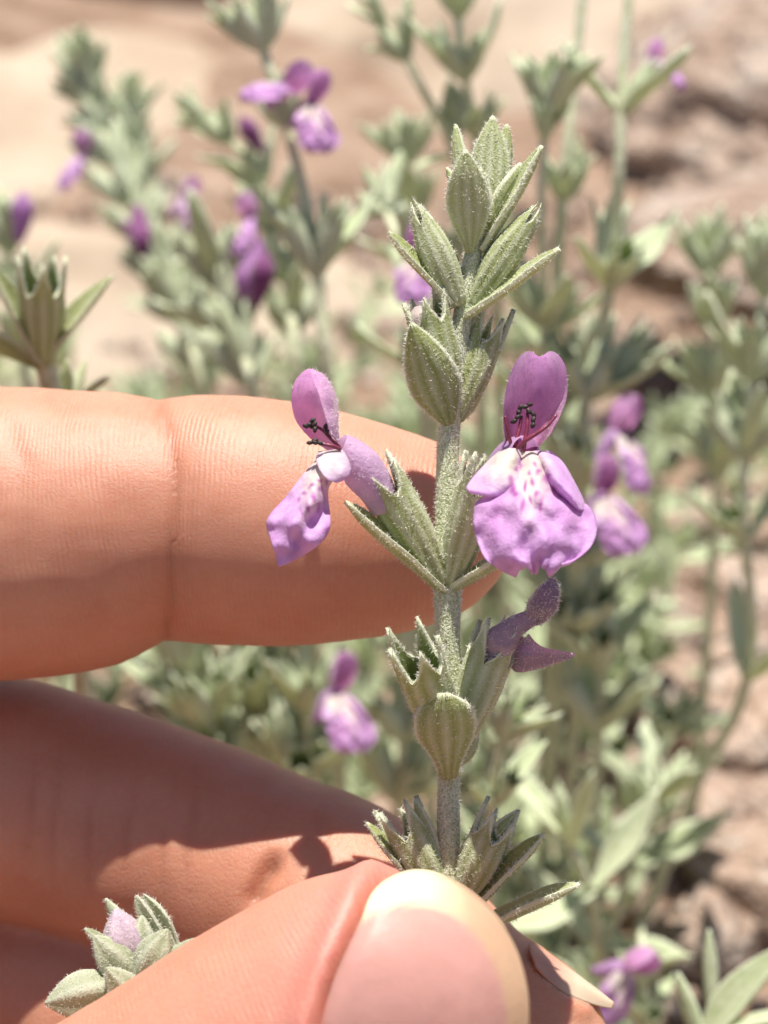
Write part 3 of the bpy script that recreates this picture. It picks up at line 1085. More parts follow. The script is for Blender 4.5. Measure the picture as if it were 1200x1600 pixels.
def sheet(name, rows, colour, parent, nr=40, nc=34, ruffle=0, seed=0, thick=.010, hairs=0, mw=None, mat='petal', warp=None):
    v, f = patch_arrays(rows, nr, nc)
    if warp is not None:
        v = warp(v.reshape(nr, nc, 3)).reshape(-1, 3)
    c = colour(v)
    if ruffle:
        for i in range(len(v)):
            v[i, 2] += ruffle * noise.noise(Vector((v[i, 0] * .035 + seed, v[i, 1] * .035, seed)))
    w = Pn(v)
    inv = np.array((mw or Matrix.Identity(4)).inverted())
    w = w @ inv[:3, :3].T + inv[:3, 3]
    mats, mi, nfaces = [M[mat]], None, len(f)
    if hairs:
        hv_, hf_ = add_hairs(w, [q[::-1] for q in f], hairs, .03, .0045)
        n0 = len(w)
        w = np.concatenate([w, hv_])
        f = f + [tuple(n0 + i for i in t) for t in hf_]
        mi = [0] * nfaces + [1] * len(hf_)
        mats.append(M['hair'])
        c = np.concatenate([c, np.ones((len(hv_), 3))])
    me = mesh_from(name, w, f, mats, mi, cols=c)
    o = link(name, me, parent, mw)
    if not hairs:
        s = o.modifiers.new('thick', 'SOLIDIFY')
        s.thickness = thick
        s.offset = 0
    return o


def blend(a, b, t):
    t = np.clip(t, 0, 1)[:, None]
    return a * (1 - t) + b * t


RIGHT_M = Matrix(((R.x, F.x, U.x, 0), (R.y, F.y, U.y, 0), (R.z, F.z, U.z, 0), (0, 0, 0, 1)))
RIGHT_M.translation = P(818, 706, -.30)
# corolla tube of the right flower, the root of its parts
tp = [P(752, 806, -.16), P(768, 765, -.22), P(790, 730, -.24), P(810, 712, -.30), P(822, 708, -.38)]
v, f = tube_arrays(tp, [.06, .085, .12, .125, .10], 18, 24)
inv = RIGHT_M.inverted()
vl = np.array([inv @ Vector(q) for q in v])
# open at the mouth: drop the end cap
tube_me = mesh_from('flower', vl, f[:-1], [M['petal']], cols=np.tile([.64, .40, .66], (len(v), 1)))
flower_r = link('flower', tube_me, sprig, RIGHT_M)
flower_r['label'] = 'open lilac flower facing the camera'


def hood_col(v):
    x, y = v[:, 0], v[:, 1]
    c = blend(LIL * .95, DEEP, (y - 560) / 110)
    c = blend(c, np.array([.52, .24, .54]), np.exp(-((x - 842) / 9) ** 2) * .5)
    lx = np.interp(y, [551, 620, 690, 705], [818, 788, 789, 797])
    rx = np.interp(y, [551, 620, 690, 705], [868, 885, 850, 838])
    lo = np.clip((y - 620) / 40, 0, 1)
    rim = np.exp(-((x - lx - 4) / 5) ** 2) + np.exp(-((rx - 4 - x) / 6) ** 2)
    c = blend(c, np.array([.22, .03, .10]), rim * lo * .8)
    top = np.clip((590 - y) / 40, 0, 1)
    return blend(c, np.array([.62, .46, .60]), rim * top * .7)


def cup_rows(lst, dl, dm, notch=None):
    out = []
    for k, (y, l, r) in enumerate(lst):
        c = (l + r) / 2
        e, m = dl[k], dm[k]
        yn = y + (notch if notch and k == len(lst) - 1 else 0)
        out.append([(l, y, e), (l + (r - l) * .2, y - 1, e * .4 + m * .6), (c, yn, m), (l + (r - l) * .8, y - 1, e * .4 + m * .6), (r, y, e)])
    return out


hood = [(706, 800, 834), (692, 791, 848), (672, 787, 864), (648, 786, 876), (622, 788, 885), (597, 793, 887), (575, 801, 884), (560, 810, 877), (550, 820, 867)]
sheet('upper_lip', cup_rows(hood, [-.28, -.34, -.40, -.44, -.46, -.47, -.46, -.44, -.41], [-.20, -.14, -.08, -.06, -.07, -.11, -.17, -.24, -.30], 7), hood_col, flower_r, 44, 36, .02, 1, hairs=1500, mw=RIGHT_M)

SPOTS = [(812, 722, 5, 6), (806, 733, 4, 5), (800, 762, 6, 9), (806, 772, 6, 7), (797, 748, 4, 5), (826, 742, 4, 4), (835, 752, 4, 5), (822, 760, 3, 6), (840, 738, 4, 5), (850, 755, 5, 6), (838, 772, 3, 6), (848, 730, 4, 4), (858, 742, 4, 5), (828, 782, 3, 8), (843, 792, 2.5, 10), (818, 790, 2.5, 9), (866, 762, 5, 5), (874, 776, 5, 5), (834, 726, 3.5, 3.5)]


def jit(v, k=7.0):
    """wander the pattern so that spots run into streaks"""
    d = np.array([noise.noise_vector(Vector((a * .055, b * .04, 2.2)))[:2] for a, b in v[:, :2]])
    return v[:, 0] + k * d[:, 0], v[:, 1] + k * 1.6 * d[:, 1]


def lip_col(v):
    x, y = jit(v)
    w = np.exp(-((x - 828) / 34) ** 2) * np.clip((815 - y) / 75, 0, 1) + .8 * np.exp(-((x - 832) / 16) ** 2) * np.clip((850 - y) / 60, 0, 1) * .6
    c = blend(np.array([.82, .52, .86]), WHITE, w)
    st = .5 + .5 * np.sin((x - 832) * .62 + 6 * np.sin(y * .03))
    c = blend(c, np.array([.78, .52, .80]), .35 * st * np.clip((y - 770) / 40, 0, 1))
    c = blend(c, DEEP * 1.1, .30 * np.exp(-(((x - 775) / 26) ** 2 + ((y - 812) / 30) ** 2)) + .30 * np.exp(-(((x - 895) / 22) ** 2 + ((y - 812) / 26) ** 2)))
    an = np.arctan2(x - 830, y - 670)
    vn = np.abs(np.sin(an * 13 + .8 * np.sin(y * .05))) ** 6
    c = blend(c, np.array([.60, .26, .64]), .38 * vn * np.clip((y - 745) / 40, 0, 1))
    for sx, sy, a, b in SPOTS:
        c = blend(c, SPOT, .85 * np.exp(-(((x - sx) / a) ** 2 + ((y - sy) / b) ** 2) ** 1.5))
    return c


def side_col(v):
    x, y = v[:, 0], v[:, 1]
    c = blend(np.array([.84, .56, .88]), np.array([.88, .84, .72]), 1.1 - np.hypot((x - 790) / 52, (y - 722) / 48) ** 1.5 if True else 0)
    for sx, sy, a, b in SPOTS:
        c = blend(c, SPOT, .8 * np.exp(-(((x - sx) / a) ** 2 + ((y - sy) / b) ** 2) ** 1.5))
    return c


def side_col_r(v):
    x, y = v[:, 0], v[:, 1]
    c = blend(np.array([.82, .52, .86]), WHITE, 1.0 - np.hypot((x - 843) / 24, (y - 728) / 30) ** 1.5)
    for sx, sy, a, b in SPOTS:
        c = blend(c, SPOT, .9 * np.exp(-(((x - sx) / a) ** 2 + ((y - sy) / b) ** 2) ** 1.5))
    return c


def rows3(lst, de, dm):
    return [[(l, yl, de[k]), (l + (r - l) * .3, yl * .7 + yr * .3, dm[k] * .8 + de[k] * .2), ((l + r) / 2, (yl + yr) / 2, dm[k]), (l + (r - l) * .7, yl * .3 + yr * .7, dm[k] * .8 + de[k] * .2), (r, yr, de[k])] for k, (l, yl, r, yr) in enumerate(lst)]


def scallop(v):
    """wavy free margin"""
    nr_, nc_, _ = v.shape
    j = np.linspace(0, 1, nc_)
    for i in range(nr_):
        t = max(0, i / (nr_ - 1) - .55) / .45
        v[i, :, 1] += t * (8 * np.sin(j * 17 + .6) + 4 * np.sin(j * 41))
        v[i, :, 2] += t * (.07 * np.sin(j * 15 + 1) + .010 * np.sin(j * 47))
    return v


mid = [(806, 706, 848, 706), (800, 728, 860, 728), (790, 752, 872, 752), (770, 770, 892, 774), (746, 784, 920, 792), (740, 806, 931, 812), (741, 828, 932, 834), (748, 850, 926, 852), (760, 872, 914, 868), (782, 884, 896, 882), (802, 890, 876, 890)]
sheet('lower_lip', rows3(mid, [-.30, -.38, -.46, -.50, -.54, -.60, -.66, -.72, -.78, -.80, -.80], [-.38, -.54, -.66, -.74, -.79, -.83, -.86, -.88, -.88, -.87, -.84]), lip_col, flower_r, 60, 60, .06, 3, mw=RIGHT_M, warp=scallop)
lat = [(787, 700, 816, 702), (770, 714, 818, 718), (752, 732, 814, 738), (738, 748, 810, 756), (729, 762, 802, 768), (736, 770, 790, 776), (750, 772, 775, 776)]
sheet('side_lobe', rows3(lat, [-.30, -.36, -.44, -.50, -.54, -.56, -.57], [-.40, -.50, -.58, -.64, -.66, -.66, -.64]), side_col, flower_r, 30, 28, .05, 5, mw=RIGHT_M)
latr = [(832, 704, 862, 706), (836, 720, 880, 724), (844, 738, 892, 744), (856, 756, 903, 764), (872, 774, 912, 784), (886, 786, 914, 796), (898, 793, 912, 799)]
sheet('side_lobe', rows3(latr, [-.30, -.38, -.46, -.52, -.56, -.58, -.58], [-.40, -.54, -.64, -.70, -.72, -.70, -.68]), side_col_r, flower_r, 30, 26, .05, 6, mw=RIGHT_M)


def strand(name, pts, r, mat, parent, mw=None):
    v, f = tube_arrays([P(*q) for q in pts], r, 8, 20)
    inv = (mw or Matrix.Identity(4)).inverted()
    return link(name, mesh_from(name, np.array([inv @ Vector(q) for q in v]), f, [M[mat]]), parent, mw)


def anther(px, py, d, parent, mw, ang, s=1.0):
    """two dark crumpled lobes"""
    v, f = ICO[2]
    o = []
    ff = []
    for k, (dx, dy) in enumerate(((-6, 2), (6, -2))):
        q = np.array([(1 + .35 * noise.noise(Vector(p) * 2.3 + Vector((px, py, k)))) for p in v])[:, None] * v
        q = q * np.array([.034, .02, .022]) * s
        c, sn = math.cos(ang), math.sin(ang)
        q = np.stack([q[:, 0] * c - q[:, 2] * sn, q[:, 1], q[:, 0] * sn + q[:, 2] * c], 1) + np.array([(dx * c + dy * sn) / PPC * s, 0, (dx * sn - dy * c) / PPC * s])
        o.append(q)
        ff += [[i + k * len(v) for i in t] for t in f]
    base = P(px, py, d)
    A = np.array(RIGHT_M.to_3x3())
    w = np.concatenate(o) @ A.T + np.array(base)
    inv = (mw or Matrix.Identity(4)).inverted()
    return link('anther', mesh_from('anther', np.array([inv @ Vector(q) for q in w]), ff, [M['anther']]), parent, mw)


strand('stamen', [(808, 704, -.34), (806, 692, -.36), (812, 668, -.34), (815, 650, -.33)], [.014, .014, .012, .009], 'filament', flower_r, RIGHT_M)
strand('stamen', [(818, 704, -.36), (820, 690, -.38), (824, 665, -.37), (824, 645, -.35)], [.014, .014, .012, .009], 'filament', flower_r, RIGHT_M)
strand('stamen', [(808, 700, -.40), (822, 688, -.44), (842, 675, -.45), (858, 662, -.44), (870, 648, -.43)], [.012, .014, .013, .011, .008], 'filament', flower_r, RIGHT_M)
strand('stamen', [(800, 698, -.36), (796, 685, -.40), (792, 668, -.42), (789, 650, -.43)], [.012, .012, .010, .007], 'filament', flower_r, RIGHT_M)
for a in ((812, 640, -.34, .9), (824, 634, -.36, .1), (830, 645, -.37, -.9), (806, 655, -.35, .5), (833, 660, -.38, 1.2)):
    anther(*a[:3], flower_r, RIGHT_M, a[3], .66)

# left flower, seen from its side
LEFT_M = RIGHT_M.copy()
LEFT_M.translation = P(540, 712, -.26)
tp = [P(600, 800, -.20), P(588, 765, -.22), P(565, 733, -.24), P(543, 710, -.26), P(528, 700, -.28)]
v, f = tube_arrays(tp, [.08, .115, .135, .115, .095], 18, 24)
inv = LEFT_M.inverted()
nv_ = len(v)
hv_, hf_ = add_hairs(v, f[:-2], 900, .02, .0045)
w = np.concatenate([v, hv_])
tube_l = mesh_from('flower', np.array([inv @ Vector(q) for q in w]), f[:-1] + [tuple(nv_ + i for i in t) for t in hf_], [M['petal'], M['hair']], [0] * (len(f) - 1) + [1] * len(hf_), cols=np.concatenate([np.tile([.72, .50, .70], (nv_, 1)), np.ones((len(hv_), 3))]))
flower_l = link('flower', tube_l, sprig, LEFT_M)
flower_l['label'] = 'open lilac flower turned to the left, in front of the index finger'


def lhood_col(v):
    c = blend(LIL, np.array([.74, .48, .70]), (v[:, 0] - 485) / 40)
    c = blend(c, DEEP, np.clip((v[:, 1] - 640) / 60, 0, 1) * np.clip((505 - v[:, 0]) / 20, 0, 1))
    return c


lh = [[(512, 704, -.20), (524, 702, -.16), (532, 698, -.20), (528, 697, -.30), (522, 697, -.36)],
      [(486, 686, -.14), (510, 684, -.08), (529, 682, -.18), (527, 684, -.34), (518, 683, -.44)],
      [(465, 662, -.12), (500, 660, -.04), (527, 660, -.16), (526, 660, -.36), (512, 662, -.48)],
      [(457, 640, -.12), (495, 638, -.02), (526, 638, -.16), (524, 638, -.36), (505, 640, -.49)],
      [(455, 618, -.14), (490, 616, -.05), (522, 616, -.18), (519, 616, -.37), (499, 618, -.48)],
      [(460, 598, -.18), (486, 596, -.11), (514, 597, -.22), (511, 597, -.36), (491, 598, -.45)],
      [(470, 584, -.24), (485, 582, -.20), (502, 584, -.27), (500, 584, -.35), (486, 584, -.40)],
      [(481, 576, -.30), (485, 576, -.30), (489, 577, -.31), (489, 577, -.33), (486, 577, -.34)]]
sheet('upper_lip', lh, lhood_col, flower_l, 44, 40, .02, 11, hairs=1800, mw=LEFT_M)

LSPOTS = [(505, 742, 4, 3), (497, 752, 5, 3), (508, 756, 3, 4), (488, 762, 5, 3), (499, 768, 3, 5), (478, 772, 5, 3), (490, 778, 3, 6), (468, 782, 4, 3), (483, 790, 2.5, 7), (500, 730, 3, 3), (472, 800, 2.5, 6), (494, 792, 2, 7)]


def llip_col(v):
    x, y = jit(v)
    c = blend(np.array([.82, .52, .86]), WHITE, .9 * np.exp(-(np.hypot(x - 500, y - 742) / 38) ** 2) + .55 * np.exp(-(((x - 480 + (y - 790) * .25) / 9) ** 2)) * np.clip((850 - y) / 60, 0, 1))
    an = np.arctan2(530 - x, y - 690)
    vn = np.abs(np.sin(an * 14 + .8 * np.sin(y * .05))) ** 6
    c = blend(c, np.array([.60, .26, .64]), .4 * vn * np.clip((y - 750) / 40, 0, 1))
    for sx, sy, a, b in LSPOTS:
        c = blend(c, SPOT, .85 * np.exp(-(((x - sx) / a) ** 2 + ((y - sy) / b) ** 2) ** 1.5))
    return c


ll = [(508, 708, 538, 706), (492, 722, 530, 738), (472, 744, 514, 758), (448, 776, 512, 780), (424, 802, 516, 806), (417, 820, 513, 830), (424, 846, 498, 850), (431, 868, 472, 868), (435, 885, 446, 882)]
sheet('lower_lip', rows3(ll, [-.26, -.32, -.38, -.44, -.50, -.56, -.62, -.68, -.71], [-.36, -.46, -.56, -.64, -.71, -.75, -.76, -.75, -.72]), llip_col, flower_l, 50, 44, .09, 13, mw=LEFT_M, warp=lambda v: v + np.stack([0 * v[..., 0], 0 * v[..., 0], .03 * np.sin(v[..., 0] * .11 + v[..., 1] * .09)], -1))
lw = [(498, 706, 534, 702), (494, 717, 541, 712), (497, 729, 547, 727), (503, 740, 547, 740), (509, 747, 536, 750), (514, 751, 526, 754)]
sheet('side_lobe', rows3(lw, [-.36, -.43, -.49, -.54, -.57, -.58], [-.43, -.50, -.55, -.58, -.59, -.59]), lambda v: blend(np.array([.86, .80, .76]), np.array([.76, .48, .80]), np.hypot((v[:, 0] - 516) / 40, (v[:, 1] - 716) / 42) ** 2), flower_l, 26, 22, .05, 15, mw=LEFT_M)
strand('stamen', [(530, 698, -.38), (518, 686, -.42), (504, 672, -.40), (490, 664, -.38)], [.013, .013, .011, .008], 'filament', flower_l, LEFT_M)
strand('stamen', [(532, 702, -.42), (520, 697, -.46), (506, 694, -.46), (494, 690, -.44)], [.012, .013, .011, .009], 'filament', flower_l, LEFT_M)
for a in ((486, 660, -.40, .6), (482, 666, -.38, -.4), (492, 667, -.41, 1.3), (488, 690, -.45, .1), (496, 692, -.47, -.4), (510, 671, -.44, 1.5)):
    anther(*a[:3], flower_l, LEFT_M, a[3], .64)

# wilted flower below them
v, f = tube_arrays([P(770, 1035, -.10), P(785, 1000, -.14), P(805, 980, -.16), P(828, 968, -.18), P(845, 962, -.19)], [.09, .11, .075, .055, .04], 14, 22, lump=.12)
WIL = np.array([.36, .25, .30])


def fuzz_obj(name, v, f, c, parent, dens=1800, hl=.03):
    v = v + np.array([noise.noise_vector(Vector(p) * 9) * .022 for p in v])
    hv_, hf_ = add_hairs(v, [q for q in f if len(q) == 4], dens * 2.2, hl, .005)
    n0 = len(v)
    return link(name, mesh_from(name, np.concatenate([v, hv_]), list(f) + [tuple(n0 + i for i in t) for t in hf_], [M['wilted'], M['hair']], [0] * len(f) + [1] * len(hf_), cols=np.concatenate([np.tile(c, (len(v), 1)), np.ones((len(hv_), 3))])), parent)


flower_w = fuzz_obj('flower', v, f, WIL * 1.3, sprig, 900)
flower_w['label'] = 'wilted purple-brown flower curling out of a ribbed calyx'
v, f = tube_arrays([P(832, 972, -.17), P(841, 958, -.19), P(850, 940, -.20), P(857, 922, -.20), P(862, 903, -.20)], [.04, .075, .085, .065, .012], 14, 24, lump=.1)
fuzz_obj('upper_lip', v, f, WIL, flower_w, 2600)
wl = [[(806, 985, -.05), (818, 996, -.18), (826, 990, -.28)], [(800, 1010, -.04), (822, 1012, -.2), (838, 1004, -.30)], [(796, 1032, -.04), (830, 1030, -.2), (852, 1012, -.28)], [(806, 1050, -.06), (846, 1036, -.18), (874, 1016, -.24)], [(840, 1046, -.10), (872, 1034, -.18), (896, 1020, -.20)], [(872, 1036, -.14), (890, 1030, -.18), (899, 1024, -.18)]]
sheet('lower_lip', wl, lambda v: blend(np.array([.34, .22, .30]), np.array([.44, .26, .48]), np.exp(-((v[:, 1] - 1012) / 9) ** 2)), flower_w, 30, 24, .06, 21, hairs=2600, mat='wilted')

# ------------------------------------------------------------------ cluster of woolly buds caught between the fingers
buds = thing('bud_cluster', 'pale woolly cluster of closed buds poking out between middle finger and thumb', 'flower buds', P(230, 1600, -.1))
v, f = tube_arrays([P(215, 1520, -.1), P(225, 1580, -.1), P(262, 1680, .15), P(330, 1800, .35)], [.06, .07, .07, .08], 12, 30)
link('stem', mesh_from('stem', v, f, [M['stem']]), buds)


def wool_bud(base, tip, r, seed, mat='wool', c=None, hl=.016):
    """plump ribbed woolly bud"""
    a, b = P(*base), P(*tip)
    v, f = tube_arrays([a, a.lerp(b, .22), a.lerp(b, .45), a.lerp(b, .68), a.lerp(b, .88), b], np.array([.35, .82, 1, .85, .42, .06]) * r / PPC, 20, 26)
    v = v.reshape(26, 20, 3)
    cen = v.mean(1, keepdims=True)
    th = np.arange(20) / 20 * 2 * math.pi
    v = (cen + (v - cen) * (1 + .15 * np.cos(th * 5 + seed) + .05 * np.sin(th * 3 + seed))[None, :, None]).reshape(-1, 3)
    hv_, hf_ = add_hairs(v, [x for x in f if len(x) == 4], 4200, hl * 1.3, .005)
    n0 = len(v)
    z = np.zeros(n0 + len(hv_))
    vein = np.concatenate([np.tile(.5 + .5 * np.cos(th * 5 + seed), 26), np.zeros(len(hv_))])
    cols = None if c is None else np.concatenate([np.tile(c, (n0, 1)), np.ones((len(hv_), 3))])
    return link('flower_bud', mesh_from('flower_bud', np.concatenate([v, hv_]), list(f) + [tuple(n0 + i for i in t) for t in hf_], [M[mat], M['hair']], [0] * len(f) + [1] * len(hf_), {'vein': vein, 'edge': z, 'inner': z}, cols), buds)


wool_bud((186, 1545, -.18), (70, 1568, -.34), 35, 1)
wool_bud((214, 1540, -.12), (146, 1462, -.22), 28, 2)
wool_bud((222, 1545, -.16), (262, 1452, -.26), 30, 3)
wool_bud((218, 1572, -.24), (166, 1512, -.40), 24, 4)
wool_bud((230, 1565, -.2), (304, 1466, -.24), 23, 5)
wool_bud((205, 1590, -.3), (172, 1566, -.44), 21, 6)
wool_bud((208, 1520, -.06), (180, 1420, -.10), 32, 7, 'petal', (.80, .66, .74))
wool_bud((222, 1510, -.04), (222, 1430, -.06), 23, 8)
fg_leaf((225, 1500, 0), (166, 1404, .05), 34, (.3, .3, -1), 'lance', .2, .3, 31, parent=buds, mat='wool')
fg_leaf((262, 1490, -.05), (212, 1400, -.02), 30, (-.6, .3, .7), 'narrow', .1, .4, 32, parent=buds, mat='wool')
fg_leaf((278, 1480, -.03), (224, 1398, .04), 40, (-.6, .3, .7), 'lance', .1, .4, 33, parent=buds, mat='wool')
fg_leaf((200, 1510, -.08), (133, 1450, -.12), 24, (.5, .6, .4), 'narrow', .1, .4, 34, parent=buds, mat='wool')
fg_leaf((214, 1585, -.26), (168, 1562, -.36), 34, (.2, .8, .4), 'lance', .1, .4, 35, parent=buds, mat='wool')
# ------------------------------------------------------------------ the rest of the shrub, out of focus behind the hand
TPL = {}
for k, (pf, w, b, c) in enumerate([('lance', .29, .35, .4), ('narrow', .20, .25, .6), ('ovate', .34, .45, .35), ('lance', .26, -.25, .45), ('narrow', .22, .55, .5)]):
    v, f, at = leaf_arrays(1.0, w, pf, b, c, .045, nv=11, ns=9, relief=.05, wave=.08, seed=40 + k)
    TPL['leaf%d' % k] = (v, f, at, mesh_from('leaf', v, f, [M['bg_leaf']], None, at))
for k, (fl, cl) in enumerate([(.3, 0), (.1, .6), (.45, 0)]):
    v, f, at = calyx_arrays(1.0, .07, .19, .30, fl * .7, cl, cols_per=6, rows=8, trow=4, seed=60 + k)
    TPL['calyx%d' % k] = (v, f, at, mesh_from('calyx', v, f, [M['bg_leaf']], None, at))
v, f = tube_arrays([(0, 0, 0), (0, .35, 0), (0, .7, .05), (0, 1, .08)], [.07, .17, .22, .03], 12, 16)
TPL['bud0'] = (v, f, None, mesh_from('flower_bud', v, f, [M['petal']], cols=np.tile([.50, .24, .52], (len(v), 1))))
TPL['bud1'] = (v, f, None, mesh_from('flower_bud', v, f, [M['wilted']], cols=np.tile([.24, .05, .20], (len(v), 1))))
FLOWER_PARTS = [(o.name.split('.')[0], o.data, bool(o.modifiers)) for o in flower_r.children if o.name.split('.')[0] in ('upper_lip', 'lower_lip', 'side_lobe')]


def rot_frame(t):
    t = Vector(t).normalized()
    e1 = t.cross(Vector((.31, .95, .1)))
    if e1.length < .1:
        e1 = t.cross(Vector((1, 0, 0)))
    e1.normalize()
    return t, e1, t.cross(e1)


def whorl(out, p, t, s, phi, r, calyx=4, leaf_len=1.0, spread=.85, leaves=2):
    t, e1, e2 = rot_frame(t)
    for k in range(leaves):
        a = phi + k * 2 * math.pi / leaves + r.uniform(-.25, .25)
        sp = spread * r.uniform(.8, 1.25)
        o = e1 * math.cos(a) + e2 * math.sin(a)
        d = t * math.cos(sp) + o * math.sin(sp)
        L = s * leaf_len * r.uniform(.7, 1.05)
        out.append(('leaf%d' % r.integers(0, 5), basis(p, d, t) @ Matrix.Scale(L, 4)))
    for k in range(calyx):
        a = phi + .8 + k * 2 * math.pi / max(1, calyx) + r.uniform(-.3, .3)
        sp = r.uniform(.35, .65)
        o = e1 * math.cos(a) + e2 * math.sin(a)
        d = t * math.cos(sp) + o * math.sin(sp)
        out.append(('calyx%d' % r.integers(0, 3), basis(p + o * .03, d, t) @ Matrix.Scale(s * r.uniform(.5, .68), 4)))


def tip_cluster(out, p, t, s, r, n=9):
    t, e1, e2 = rot_frame(t)
    for k in range(n):
        a = k * 2.4
        sp = .15 + .5 * (1 - k / n) + r.uniform(-.08, .08)
        o = e1 * math.cos(a) + e2 * math.sin(a)
        d = t * math.cos(sp) + o * math.sin(sp)
        out.append(('leaf%d' % r.choice([0, 1, 3]), basis(p - t * .12 * s * (1 - k / n) * 2, d, t) @ Matrix.Scale(s * (.75 - .35 * k / n) * r.uniform(.85, 1.15), 4)))


def stem_to_ground(pts):
    q = [Vector(x) for x in pts]
    e = q[-1]
    dirn = (q[-1] - q[-2]).normalized()
    gx_, gy_ = e.x + dirn.x * 2, e.y + abs(dirn.y) * 1.5 + .6
    z = gz(gx_, gy_)
    mid = (e + Vector((gx_, gy_, z))) / 2 + Vector((0, -.15, .1))
    return q + [mid, Vector((gx_, gy_, z - .15))]


def path_at(pts, t):
    c = cr(np.array([tuple(x) for x in pts]), 60)
    seg = np.concatenate([[0], np.cumsum(np.linalg.norm(np.diff(c, axis=0), axis=1))])
    x = t * seg[-1]
    i = min(58, int(np.searchsorted(seg, x)))
    tv = c[max(0, i - 1)] - c[min(59, i + 1)]
    return Vector(c[i]), Vector(tv).normalized()


def bg_flower(parent, px, py, d, face, up=(0, 1, 0), s=1.0, wilt=False):
    y = -CV(*face).normalized()
    z = CV(*up)
    z = (z - y * z.dot(y)).normalized()
    x = y.cross(z)
    p = P(px, py, d)
    mw = Matrix(((x.x, y.x, z.x, p.x), (x.y, y.y, z.y, p.y), (x.z, y.z, z.z, p.z), (0, 0, 0, 1))) @ Matrix.Scale(s * .7, 4)
    t = link('flower', tube_me, parent, mw)
    for nm, me, so in FLOWER_PARTS:
        o = link(nm, me, t, mw)
        if so:
            m = o.modifiers.new('thick', 'SOLIDIFY')
            m.thickness = .01
            m.offset = 0
    return t


count = 0


def shrub_sprig(label, path, nodes, s=1.0, tip=True, flowers=(), buds=(), rad=.055, calyx=4, leaf_len=1.0, spread=.85, ground_it=True, cat='plant stem', tip_n=9):
    """path from the tip downwards in photo pixels and depth; nodes as fractions of the drawn path"""
    global count
    count += 1
    r = np.random.default_rng(100 + count)
    drawn = [P(*q) for q in path]
    pts = stem_to_ground(drawn) if ground_it else drawn
    root_ = thing('shrub_sprig', label, cat, pts[-1], 'sprigs of the shrub behind the hand')
    n = len(pts)
    v, f = tube_arrays(pts, np.linspace(rad * .7, rad * 1.2, n), 9, n * 5)
    link('stem', mesh_from('stem', v, f, [M['bg_stem']]), root_)
    out = []
    phi = r.uniform(0, 3)
    if tip:
        t0 = (drawn[0] - drawn[1]).normalized()
        tip_cluster(out, drawn[0], t0, s * .8, r, tip_n)
    for nd in nodes:
        t_, sc = nd[0], nd[1]
        p, tv = path_at(drawn, t_)
        whorl(out, p, tv, s * sc, phi, r, nd[2] if len(nd) > 2 else calyx, leaf_len, spread)
        phi += math.pi / 2
    for key, mw in out:
        link('leaf' if key[0] == 'l' else 'calyx', TPL[key][3], root_, mw)
    for fl in flowers:
        bg_flower(root_, *fl)
    for px, py, d, dirv, k, sc in buds:
        link('flower_bud', TPL['bud%d' % k][3], root_, basis(P(px, py, d), CV(*dirv), U) @ Matrix.Scale(sc, 4))
    return root_


shrub_sprig('tall pale sprig with stacked tip leaves against the tan boulder at the upper left', [(128, 95, 14), (148, 170, 14), (182, 270, 13.6), (225, 370, 13.2), (275, 480, 12.8), (320, 620, 12.2)],
            [(.05, .8), (.11, .85), (.18, .9), (.28, .95), (.4, 1.0), (.52, 1.0), (.64, 1.0), (.76, 1.1), (.9, 1.1)], 1.05, flowers=[(128, 245, 13.6, (-.8, -.1, .5), (.2, 1, 0), .8)], buds=[(215, 320, 13, (.1, -1, .2), 1, .7), (190, 350, 13, (.8, -.4, .3), 1, .5)], tip_n=16, calyx=5, spread=.7)
shrub_sprig('second pale sprig beside it, with a lilac flower on its right', [(203, 150, 14), (208, 220, 14), (225, 320, 13.6), (262, 430, 13.2), (300, 560, 12.6)],
            [(.08, .8), (.18, .85), (.3, .9), (.45, .9), (.65, 1.0), (.85, 1.1)], .95, flowers=[(290, 315, 13, (.7, -.1, .6), (.1, 1, 0), .75)], calyx=5)
shrub_sprig('tall sprig rising past the top edge with a magenta and lilac flower near the tip', [(402, -70, 8), (396, 20, 8), (428, 130, 8), (462, 250, 8), (484, 350, 8), (500, 470, 8), (512, 640, 8.2)],
            [(.20, .95, 5), (.36, .8, 4), (.70, 1.15, 3)], 1.0, flowers=[(446, 140, 7.7, (-.45, .55, .7), (.5, 1, 0), .82), (486, 165, 7.8, (.35, -.25, .9), (0, 1, 0), .85)], tip=True, rad=.065)
shrub_sprig('leafy sprig with drooping lilac flowers just left of the tall magenta-flowered one', [(315, 185, 11), (345, 205, 11), (392, 260, 11), (425, 350, 11), (448, 450, 11), (465, 600, 10.6)],
            [(.12, .75), (.3, .9), (.46, .95), (.62, 1.05), (.8, 1.1)], 1.0, flowers=[(392, 345, 10.4, (-.75, -.15, .6), (-.5, 1, 0), .75)], buds=[(405, 375, 10.2, (-.2, -1, .2), 0, .7), (415, 240, 10.8, (-.5, .6, .3), 1, .5)])
shrub_sprig('bushy short sprig with upturned leaves and a dark bud above the index finger', [(338, 420, 10.5), (348, 470, 10.5), (372, 540, 10.3), (400, 640, 10)],
            [(.1, 1.1), (.45, 1.1), (.8, 1.1)], 1.05, buds=[(398, 480, 9.6, (.3, 1, .3), 1, .6)], leaf_len=1.1)
shrub_sprig('thin sprig with two nodding pale leaf pairs crossing the middle of the top edge', [(592, 25, 9), (625, 75, 9), (660, 140, 9), (700, 215, 9.3), (735, 330, 9.8), (750, 520, 10.4)],
            [(.13, .8, 3), (.45, .95, 0), (.8, .9, 2)], .95, tip_n=6)
shrub_sprig('stout upright sprig cut by the top edge, above the tip of the held sprig', [(712, -40, 9), (716, 30, 9), (727, 120, 9), (742, 210, 9.3), (760, 330, 9.8), (780, 520, 10.4)],
            [(.1, .9), (.27, .95), (.42, .8, 3), (.8, .9)], 1.0)
